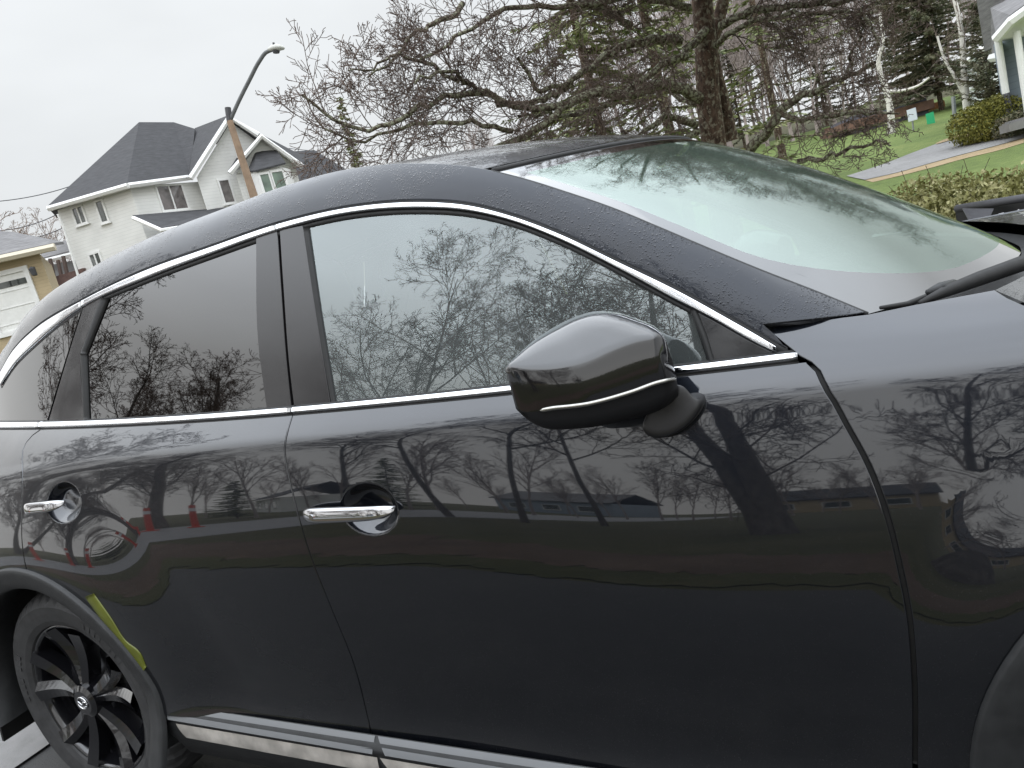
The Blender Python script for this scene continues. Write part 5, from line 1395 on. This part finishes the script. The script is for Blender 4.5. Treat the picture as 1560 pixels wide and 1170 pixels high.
# ---- tan garage
gb = PT(40, 440, 30.5); g = House('garage', (gb[0], gb[1], H(gb[0], gb[1])), 'tan sided garage with white panelled door and grey roof', 'garage')
q0, q1, q2 = PT(-70, 402, 31.5), PT(59, 384, 30.5), PT(70, 380, 34)
zt_ = zw(59, 386, 30.5); zg = float(min(H(q0[0], q0[1]), H(q1[0], q1[1]), H(q2[0], q2[1])))-.6; zd0 = zw(78, 470, 30.5)-.4
g.wall('wall', [tuple(q0[:2]), tuple(q1[:2]), tuple(q2[:2]), tuple((q0+(q2-q1))[:2])], zg, zt_, M_TANS)
g.slab('roof', [PT(-80, 410, 31.0), PT(84, 374, 30.0), PT(20, 357, 33.5), PT(-70, 352, 34.5)], M_ROOFG, (0, 0, .10)); g.slab('roof', [PT(84, 374, 30.0), PT(98, 372, 35), PT(20, 357, 33.6)], M_ROOFG, (0, 0, .10))
g.part('gutter', simple('cream_gutter', (.62, .56, .44), .5), lambda mb: mb.tube([PT(-80, 412, 30.95), PT(84, 376, 29.95)], .13, 6))
f0, f1 = (0.25, .755)
a_, b_ = q0[:2]+(q1[:2]-q0[:2])*f0, q0[:2]+(q1[:2]-q0[:2])*f1; zd = zw(33, 413, 30.7)
dr = g.window(a_, b_, zd0, zd, simple('garage_door_white', (.78, .78, .75), .5, var=.05), (), proud=.06, fw=.16, sill=False); dr.name = 'garage_door'
t_ = unit(b_-a_); nn_ = np.array([t_[1], -t_[0]]); nn_ = nn_ if nn_@(CAM_C[:2]-a_) > 0 else -nn_
for z in (zd-.55, zd-1.1, zd-1.65): g.part('panel_line', M_TRIM, lambda mb: mb.box((*((a_+b_)/2+nn_*.03), z), (np.linalg.norm(b_-a_), .02, .03), math.atan2(t_[1], t_[0])), dr)
for f in (.93, .70, .47):
    c = a_+(b_-a_)*f; g.part('door_light', M_PANE, lambda mb: mb.box((*(c+nn_*.03), zd-.32), (.42, .02, .20), math.atan2(t_[1], t_[0])), dr)
lp_ = PT(50, 414, 30.25); lm = g.part('wall_lamp', M_DGREY, lambda mb: (mb.tube([lp_+[0, 0, .18], lp_+[0, 0, .10], lp_-[0, 0, .12]], [.03, .11, .07], 8), mb.box(lp_+np.array([*(-nn_*.1), .02]), (.12, .10, .30), math.atan2(t_[1], t_[0]))))
# ---- small house with a deck between them
cb = PT(90, 420, 44); c_ = House('small_house', (cb[0], cb[1], H(cb[0], cb[1])), 'small grey roofed house with timber deck between garage and white house')
c_.slab('roof', [PT(58, 398, 46), PT(122, 382, 46), PT(112, 366, 49), PT(78, 376, 49)], M_ROOFG, (0, 0, .12))
zt_ = zw(90, 396, 46)
c_.wall('wall', [tuple(PT(62, 405, 46.5)[:2]), tuple(PT(124, 385, 46.5)[:2]), tuple(PT(124, 385, 52)[:2]), tuple(PT(62, 405, 52)[:2])], c_.b[2]-2, zt_-.1, M_WSIDE if 0 else simple('grey_wall', (.30, .30, .31), .8, var=.1))
for a, b_, e_ in (((76, 394), (86, 442), 43), ((96, 390), (106, 436), 43), ((88, 398), (98, 440), 44)): c_.part('deck_post', simple('deck_timber', (.10, .07, .06), .8), lambda mb: mb.tube([PT(*a, e_), PT(*b_, e_)], .10, 5))
c_.part('deck', simple('deck_timber', (.12, .07, .06), .8, var=.3), lambda mb: mb.box(PT(96, 436, 44), (4.0, 1.5, .9), .3))
c_.part('fascia', M_TRIM, lambda mb: mb.tube([PT(58, 400, 45.9), PT(122, 384, 45.9)], .12, 6))
# ---- grey blue house, far right
hb_ = PT(1545, 180, 19.5); r = House('grey_blue_house', (hb_[0], hb_[1], H(hb_[0], hb_[1])), 'grey blue sided house with white porch column at the right edge')
A_, B_ = PT(1528, 165, 20.5), PT(1536, 165, 20.3); C_ = PT(1640, 140, 20.0)
zg = H(hb_[0], hb_[1])-.3; zt_ = zw(1530, 62, 20.4)
r.wall('wall', [tuple(A_[:2]), tuple(C_[:2]), tuple(PT(1640, 140, 30)[:2]), tuple(PT(1528, 165, 27)[:2])], zg, zt_, M_BLUES)
r.part('stone_corner', simple('dark_stone', (.11, .11, .13), .9, var=.5, scale=9), lambda mb: mb.prism([(*PT(1532, 165, 20.15)[:2], zg), (*PT(1542, 165, 20.1)[:2], zg), (*PT(1542, 165, 20.4)[:2], zg), (*PT(1532, 165, 20.6)[:2], zg)], (0, 0, zt_-zg-.02)))
r.part('column', M_TRIM, lambda mb: mb.tube([(*PT(1526, 100, 19.9)[:2], zw(1530, 143, 19.9)), (*PT(1526, 100, 19.9)[:2], zt_)], .07, 10))
r.part('column', M_TRIM, lambda mb: mb.tube([(*PT(1556, 100, 19.4)[:2], zg), (*PT(1556, 100, 19.4)[:2], zt_)], .07, 10))
r.slab('roof', [PT(1518, 60, 19.4), PT(1540, 32, 19.2), PT(1640, -40, 19.2), PT(1640, -60, 24), PT(1535, 8, 24), PT(1510, 20, 23.5)], M_ROOFG, (0, 0, .12))
r.slab('roof', [PT(1511, 88, 22.8), PT(1509, 18, 24), PT(1535, 8, 24), PT(1530, 60, 21)], M_ROOFG, (.05, .3, .1))
r.slab('soffit', [PT(1518, 61, 19.5), PT(1540, 36, 19.3), PT(1640, -10, 19.3), PT(1640, 40, 20.0), PT(1530, 62, 20.5)], M_TRIM, (0, 0, .05))
r.part('fascia', M_TRIM, lambda mb: mb.tube([PT(1517, 60, 19.3), PT(1540, 33, 19.1), PT(1640, -38, 19.1)], .10, 6)); r.part('gutter', M_TRIM, lambda mb: mb.tube([PT(1511, 88, 22.7), PT(1524, 86, 20.6)], .10, 6))
r.part('roof_stack', M_ROOFG, lambda mb: mb.box(PT(1548, 2, 24), (1.2, 1.2, 1.8), .3))
r.part('steps', simple('concrete', (.20, .195, .19), .9, var=.1), lambda mb: [mb.box(PT(1556+4*i, 182-3*i, 19.2+.2*i)-np.array([0, 0, .1]), (.7, .35, .16), .4) for i in range(3)])
# ---- pale house behind it
pb_ = PT(1500, 120, 34); p_ = House('pale_house', (pb_[0], pb_[1], H(pb_[0], pb_[1])), 'pale house with white roof edge behind the birch')
zt_ = zw(1472, 98, 33.6); pp = [PT(1470, 95, 33.6), PT(1530, 85, 34)]
p_.wall('wall', [tuple(pp[0][:2]), tuple(pp[1][:2]), tuple(PT(1530, 85, 40)[:2]), tuple(PT(1470, 95, 40)[:2])], H(pb_[0], pb_[1])-.5, zt_, simple('pale_wall', (.62, .66, .66), .7, var=.05))
p_.slab('gable', [PT(1470, 95, 33.5), PT(1511, 64, 33.8), PT(1530, 50, 34), PT(1531, 88, 34)], simple('pale_wall', (.62, .66, .66), .7, var=.05), toward([pb_], -.3)); p_.part('fascia', M_TRIM, lambda mb: mb.tube([PT(1468, 96, 33.3), PT(1512, 62, 33.5)], .12, 6))
p_.window(PT(1503, 103, 33.7)[:2], PT(1510, 101, 33.75)[:2], zw(1508, 118, 33.7), zw(1505, 102, 33.7), M_PANE)
p_.window(PT(1482, 118, 33.7)[:2], PT(1491, 116, 33.7)[:2], zw(1486, 128, 33.7), zw(1485, 118, 33.7), M_PANE)

# ------------------------------------------------------------------ street lamp, wires, signs
d_ = 27.; pb = PT(391, 312, d_); tz = PT(349, 178, d_)[2]; gz = float(H(pb[0], pb[1]))
lam = House('street_lamp', (pb[0], pb[1], gz), 'street lamp with curved steel arm on a leaning wooden pole', 'street lamp')
tp_ = PT(348, 165, d_); bot = pb+(pb-tp_)*((pb[2]-gz)/(tp_[2]-pb[2])); bot[2] = gz-.2
lam.part('pole', M_TIMB, lambda mb: mb.tube([bot, pb, PT(350, 184, d_)], [.16, .145, .105], 12))
lam.part('pole_cap', M_DGREY, lambda mb: mb.tube([PT(350, 186, d_), PT(347, 164, d_)], .10, 8))
lam.part('arm', simple('arm_grey', (.12, .125, .125), .6, var=.15), lambda mb: mb.tube(spline([PT(351, 183, d_), PT(362, 158, d_-.2), PT(380, 122, d_-.5), PT(396, 92, d_-.8), PT(405, 80, d_-.9), PT(414, 76, d_-1.)], n=24), .065, 8), smooth=True)
hc = PT(420, 74, d_-1.1); ht = unit(PT(430, 74, d_-1.2)-PT(410, 77, d_-1.)); hu = np.cross(np.cross(ht, [0, 0, 1]), ht); hw = unit(np.cross(ht, [0, 0, 1]))
def headm(mb):
    for i, (t, w, u0, u1) in enumerate([(-.26, .06, -.05, .05), (-.12, .13, -.07, .12), (.08, .17, -.08, .13), (.24, .13, -.07, .07), (.30, .05, -.05, .0)]):
        for a in range(10):
            q = 2*math.pi*a/10; y = math.sin(q); mb.V.append(tuple(hc+ht*t+hw*w*math.cos(q)+hu*(u1 if y > 0 else -u0)*y))
    mb.F += grid_faces(5, 10, False, True)+[tuple(range(10))[::-1], tuple(40+i for i in range(10))]
hd_ = lam.part('lamp_head', M_GALV if 0 else simple('lamp_shell', (.50, .50, .46), .5, var=.1), headm, smooth=True)
lam.part('lens', M_DGREY, lambda mb: mb.tube([hc-hu*.06, hc-hu*.14], [.13, .10], 10), hd_); lam.part('photocell', M_DGREY, lambda mb: mb.tube([hc+hu*.12-ht*.05, hc+hu*.19-ht*.05], .035, 8), hd_)
def wire(a, b_, sag, label):
    A, B = np.asarray(a), np.asarray(b_); mb = MB(); mb.tube([A+(B-A)*t-np.array([0, 0, 4*sag*t*(1-t)]) for t in np.linspace(0, 1, 16)], .022, 4, cap=False)
    tag(mb.build('power_line', M_DGREY), label, 'power line')
wire(PT(-60, 309, 46), PT(112, 282, 46), .25, 'topmost overhead wire, left of the white house'); wire(PT(-40, 352, 46), PT(92, 324, 43), .3, 'middle overhead wire running to the white house eave')
wire(PT(-40, 368, 46), PT(94, 348, 43), .3, 'lowest overhead wire, just over the garage roof'); wire(PT(440, 226, 50), PT(560, 232, 52), .1, 'thin wire above the dark roofed house')
def post_sign(name, base_px, top_px, d, label, r=.03, board=None, bmat=None, cat='sign', mat=None):
    b0, t0 = PT(*base_px, d), PT(*top_px, d); base = np.array([b0[0], b0[1], float(H(b0[0], b0[1]))])
    s = House(name, base, label, cat); s.part('post', mat or M_GALV, lambda mb: mb.tube([base-[0, 0, .1], t0], r, 6))
    if board: s.part('board', bmat, lambda mb: mb.box(t0-np.array([0, 0, board[1]/2])+toward([t0], r+.02), (board[0], .03, board[1]), YAW*-1.2))
post_sign('steel_post', (1456, 200), (1452, 147), 26, 'plain grey steel post on the lawn left of the birch', .06, cat='post')
post_sign('green_sign', (1419, 208), (1416, 172), 30, 'small green sign on a dark post by the wooden deck', .05, (.26, 1.15), simple('sign_green', (.02, .38, .16), .5), mat=M_DGREY)
post_sign('white_sign', (1394, 214), (1388, 166), 29, 'small white sign on a thin post left of the green sign', .03, (.30, .38), simple('sign_white', (.62, .66, .72), .5))
dk = PT(1390, 188, 38); deck = House('wooden_deck', (dk[0], dk[1], H(dk[0], dk[1])), 'orange stained wooden deck with sloping stair rail beyond the lawn', 'deck')
deck.part('deck_box', M_ORANGE, lambda mb: mb.box(PT(1390, 186, 38), (2.0, 1.6, 1.0), .5)); deck.part('stair_rail', M_ORANGE, lambda mb: (mb.tube([PT(1384, 184, 37.5), PT(1368, 194, 36.5)], .07, 5), mb.tube([PT(1384, 190, 37.5), PT(1368, 200, 36.5)], .07, 5)))
deck.part('pole', M_ORANGE, lambda mb: mb.tube([PT(1392, 160, 38), PT(1394, 186, 38)], .08, 5)); deck.part('roof_post', M_ORANGE, lambda mb: mb.tube([PT(1384, 162, 38), PT(1386, 190, 38)], .08, 5))
sd0 = PT(1330, 196, 36); shd = House('shed', (sd0[0], sd0[1], H(sd0[0], sd0[1])), 'red brown shed with dark grey side beyond the old tree', 'shed')
shd.part('wall', simple('shed_grey', (.10, .10, .12), .8, var=.2), lambda mb: mb.box(PT(1340, 200, 36), (3.0, 2.2, 1.6), .4)); shd.part('roof', simple('shed_red', (.17, .095, .068), .8, var=.25), lambda mb: mb.box(PT(1332, 185, 36), (3.6, 2.6, .35), .4)); 
b2_ = PT(1285, 212, 38); br2 = House('brown_fence', (b2_[0], b2_[1], H(b2_[0], b2_[1])), 'red brown board fence left of the shed', 'fence')
br2.part('boards', simple('fence_brown', (.15, .085, .062), .85, var=.35, scale=8), lambda mb: [mb.box(PT(1262+4.2*i, 216-1.1*i, 38), (.13, .05, 1.2), .35) for i in range(13)]); br2.part('rail', simple('fence_brown', (.22, .10, .065), .85), lambda mb: mb.tube([PT(1262, 214, 38.1), PT(1313, 201, 38.1)], .05, 4))
# black open cart with metal fittings, beside the hedge
cb_ = PT(1545, 420, 4.6); cart = House('garden_cart', (cb_[0], cb_[1], float(H(cb_[0], cb_[1]))), 'black open topped cart with metal fittings in front of the hedge', 'cart')
def cart_tub(mb):
    o = [PT(1462, 317, 4.9), PT(1620, 293, 4.4), PT(1640, 330, 3.6), PT(1480, 350, 4.0)]; zt2 = np.mean([p[2] for p in o[:2]])
    for i in range(4):
        a, b_ = o[i].copy(), o[(i+1) % 4].copy(); a[2] = b_[2] = zt2-(.0 if i == 0 else .22)
        mb.prism([a, b_, b_-[0, 0, .62 if i == 0 else .40], a-[0, 0, .62 if i == 0 else .40]], tuple(unit(np.cross(b_-a, [0, 0, 1]))*.03))
    mb.prism([o[0]*[1, 1, 0]+[0, 0, zt2-.5], o[1]*[1, 1, 0]+[0, 0, zt2-.5], o[2]*[1, 1, 0]+[0, 0, zt2-.5], o[3]*[1, 1, 0]+[0, 0, zt2-.5]], (0, 0, .03))
cart.part('tub', simple('cart_black', (.014, .014, .015), .35, var=.2), cart_tub)
cart.part('rim', M_DGREY, lambda mb: mb.tube([PT(1458, 318, 4.88), PT(1620, 293, 4.38)], .022, 8), smooth=True)
cart.part('panel', simple('cart_panel', (.05, .05, .055), .4, var=.2), lambda mb: mb.prism([PT(1466, 318, 4.75), PT(1514, 318, 4.6), PT(1506, 336, 4.5), PT(1496, 345, 4.5), PT(1478, 340, 4.6)], (0, .03, 0)))
for k, pts in enumerate(([(1516, 338), (1540, 344), (1556, 356)], [(1522, 330), (1530, 328)], [(1548, 322), (1560, 330), (1556, 346)], [(1536, 364), (1546, 354), (1560, 360)])):
    cart.part('fitting', M_STEEL if k != 0 else M_DGREY, lambda mb: mb.tube([PT(a, b_, 4.3) for a, b_ in pts], .016 if k else .03, 6))
for sx2 in (0., .9): cart.part('wheel', M_TYRE, lambda mb: mb.tube([np.array([cb_[0]-.2+sx2, cb_[1]-.1, cart.b[2]+.2]), np.array([cb_[0]-.2+sx2, cb_[1], cart.b[2]+.2])], .2, 20))

# ------------------------------------------------------------------ what the car's side mirrors: the far side of the drive
def polar(az, dist, src=(1.6, -.97)): return np.array([src[0]+dist*math.sin(rad(az)), src[1]-dist*math.cos(rad(az)), 0.])
def pz(az, dist, src=(1.6, -.97)):
    p = polar(az, dist, src); p[2] = float(H(p[0], p[1])); return p
rs = dict(rmin=.007, kids=(18, 9, 7, 5), len=((.30, .48), (.42, .65), (.4, .65), (.4, .6)))
bare_tree('bare_tree', pz(-7.5, 9.0, (2.2, -.97)), 11.5, 51, 'thick trunked bare tree mirrored in the front door beneath the mirror', r0=.25, maxlev=4, spec={**rs, 'up': (.02, .02, .02), 'ang': (40, 80), 'start': (.17, .15), 'kids': (16, 8, 6, 4)}, stems=2)
bare_tree('bare_tree', pz(-35, 15.5), 18.5, 52, 'tall bare tree mirrored in the front door window, left of the two', r0=.085, maxlev=4, spec=rs, lean=(-.10, 0))
bare_tree('bare_tree', pz(-29, 14.0), 17.0, 53, 'tall bare tree mirrored in the front window behind the door mirror', r0=.080, maxlev=4, spec=rs, lean=(.05, 0))
bare_tree('bare_tree', pz(-21.5, 15), 17., 58, 'tall bare tree mirrored at the front end of the front window', r0=.085, maxlev=4, spec=rs)
bare_tree('bare_tree', pz(-40.5, 17), 14., 59, 'tall bare tree mirrored at the rear end of the front window', r0=.085, maxlev=4, spec=rs, lean=(-.1, 0))
bare_tree('bare_tree', pz(-56, 20., (.95, -.93)), 12.4, 54, 'spreading bare tree mirrored in the rear door window', r0=.26, maxlev=4, spec={**rs, 'rmin': .0075, 'kids': (24, 10, 7, 5), 'ang': (30, 66), 'start': (.16, .2)})
bare_tree('bare_tree', pz(-65, 24., (.55, -.93)), 12.6, 55, 'rounded bushy bare tree mirrored low in the rear door window', r0=.2, maxlev=4, spec={**rs, 'rmin': .008, 'kids': (18, 10, 7, 4)}, stems=3)
bare_tree('bare_tree', pz(-73, 11., (.3, -.9)), 9.5, 56, 'near bare tree mirrored in the quarter window', r0=.16, maxlev=4, spec={**rs, 'rmin': .006, 'kids': (18, 10, 7, 5)})
bare_tree('bare_tree', pz(6, 15., (2.4, -.97)), 12., 57, 'bare tree mirrored in the front fender', r0=.13, maxlev=4, spec=rs)
def far_house(az, dist, w, d, hh, rz, wall, roof, label):
    p = pz(az, dist); q = House('far_house', tuple(p), label)
    R = np.array([[math.cos(rz), -math.sin(rz)], [math.sin(rz), math.cos(rz)]])
    c = [p[:2]+R@np.array(v) for v in ((-w/2, -d/2), (w/2, -d/2), (w/2, d/2), (-w/2, d/2))]
    q.wall('wall', [tuple(v) for v in c], p[2]-.3, p[2]+hh, wall)
    e = [np.array([*(p[:2]+R@np.array(v)), p[2]+z]) for v, z in (((-w/2-.3, -d/2-.4), hh), ((w/2+.3, -d/2-.4), hh), ((w/2+.3, 0), hh+d*.32), ((-w/2-.3, 0), hh+d*.32), ((w/2+.3, d/2+.4), hh), ((-w/2-.3, d/2+.4), hh))]
    q.slab('roof', [e[0], e[1], e[2], e[3]], roof, (0, 0, .15)); q.slab('roof', [e[3], e[2], e[4], e[5]], roof, (0, 0, .15))
    for k in range(3): q.window(c[3]+(c[2]-c[3])*(.12+.3*k), c[3]+(c[2]-c[3])*(.26+.3*k), p[2]+1., p[2]+2.2, M_PANE)
far_house(-44, 62, 14, 8, 3.0, .6, M_WSIDE, M_ROOF, 'low white house mirrored at horizon level in the rear door')
far_house(-24, 66, 15, 8, 3.2, .3, M_BLUES, M_ROOFG, 'low grey blue house mirrored at horizon level in the front door')
far_house(-2, 64, 14, 8, 3.0, 0., M_TANS, M_ROOF, 'low tan house mirrored behind the thick tree in the front door')
far_house(24, 62, 14, 9, 3.2, -.3, M_WSIDE, M_ROOF, 'low white house mirrored in the front fender')
for i in range(22):
    az = -62+4.6*i+rng.uniform(-1, 1); b_ = pz(az, rng.uniform(42, 60)); copy_tree((w1, w2)[i % 2], b_, rng.uniform(0, 6), rng.uniform(.5, .8), 'slender bare tree in the far woods mirrored in the doors', 'bare trees in the far woods mirrored in the doors')
conifer('pine', pz(-50.5, 30), 4.2, 3.6, 61, 'small round dark pine mirrored left of the front door handle', M_SPRUCE); conifer('pine', pz(-38.5, 32), 6.5, 3.2, 62, 'taller dark pine mirrored above the front door handle', M_SPRUCE)
for i in range(26):
    az = -60+3.6*i+rng.uniform(-1.2, 1.2); b_ = pz(az, rng.uniform(24, 38)); copy_tree((w1, w2)[i % 2], b_, rng.uniform(0, 6), rng.uniform(.45, .95), 'slender bare tree in the nearer woods mirrored in the doors', 'bare trees in the nearer woods mirrored in the doors')
# traffic drums on the road edge
M_DRUM = simple('drum_orange', (.55, .05, .02), .5); M_BANDW = simple('drum_band', (.75, .75, .75), .4)
def drum(p, label):
    d = empty('traffic_post', p, label, 'traffic post', 'traffic posts on the street edge')
    mb = MB(); mb.tube([(0, 0, 0), (0, 0, .06), (0, 0, .07), (0, 0, 1.5)], [.22, .22, .10, .085], 16); mb.build('post', M_DRUM, d)
    mb = MB(); mb.tube([(0, 0, 1.12), (0, 0, 1.30)], [.094, .092], 16, cap=False); mb.build('band', M_BANDW, d); return d
drum(pz(-53.0, 17, (.85, -.97)), 'red traffic post mirrored between the two door handles, right one'); drum(pz(-56.5, 17., (.75, -.97)), 'red traffic post mirrored between the two door handles, middle one'); drum(pz(-63, 14, (.6, -.97)), 'red traffic post mirrored just right of the rear door handle')
# painted line on the paving behind the rear wheel
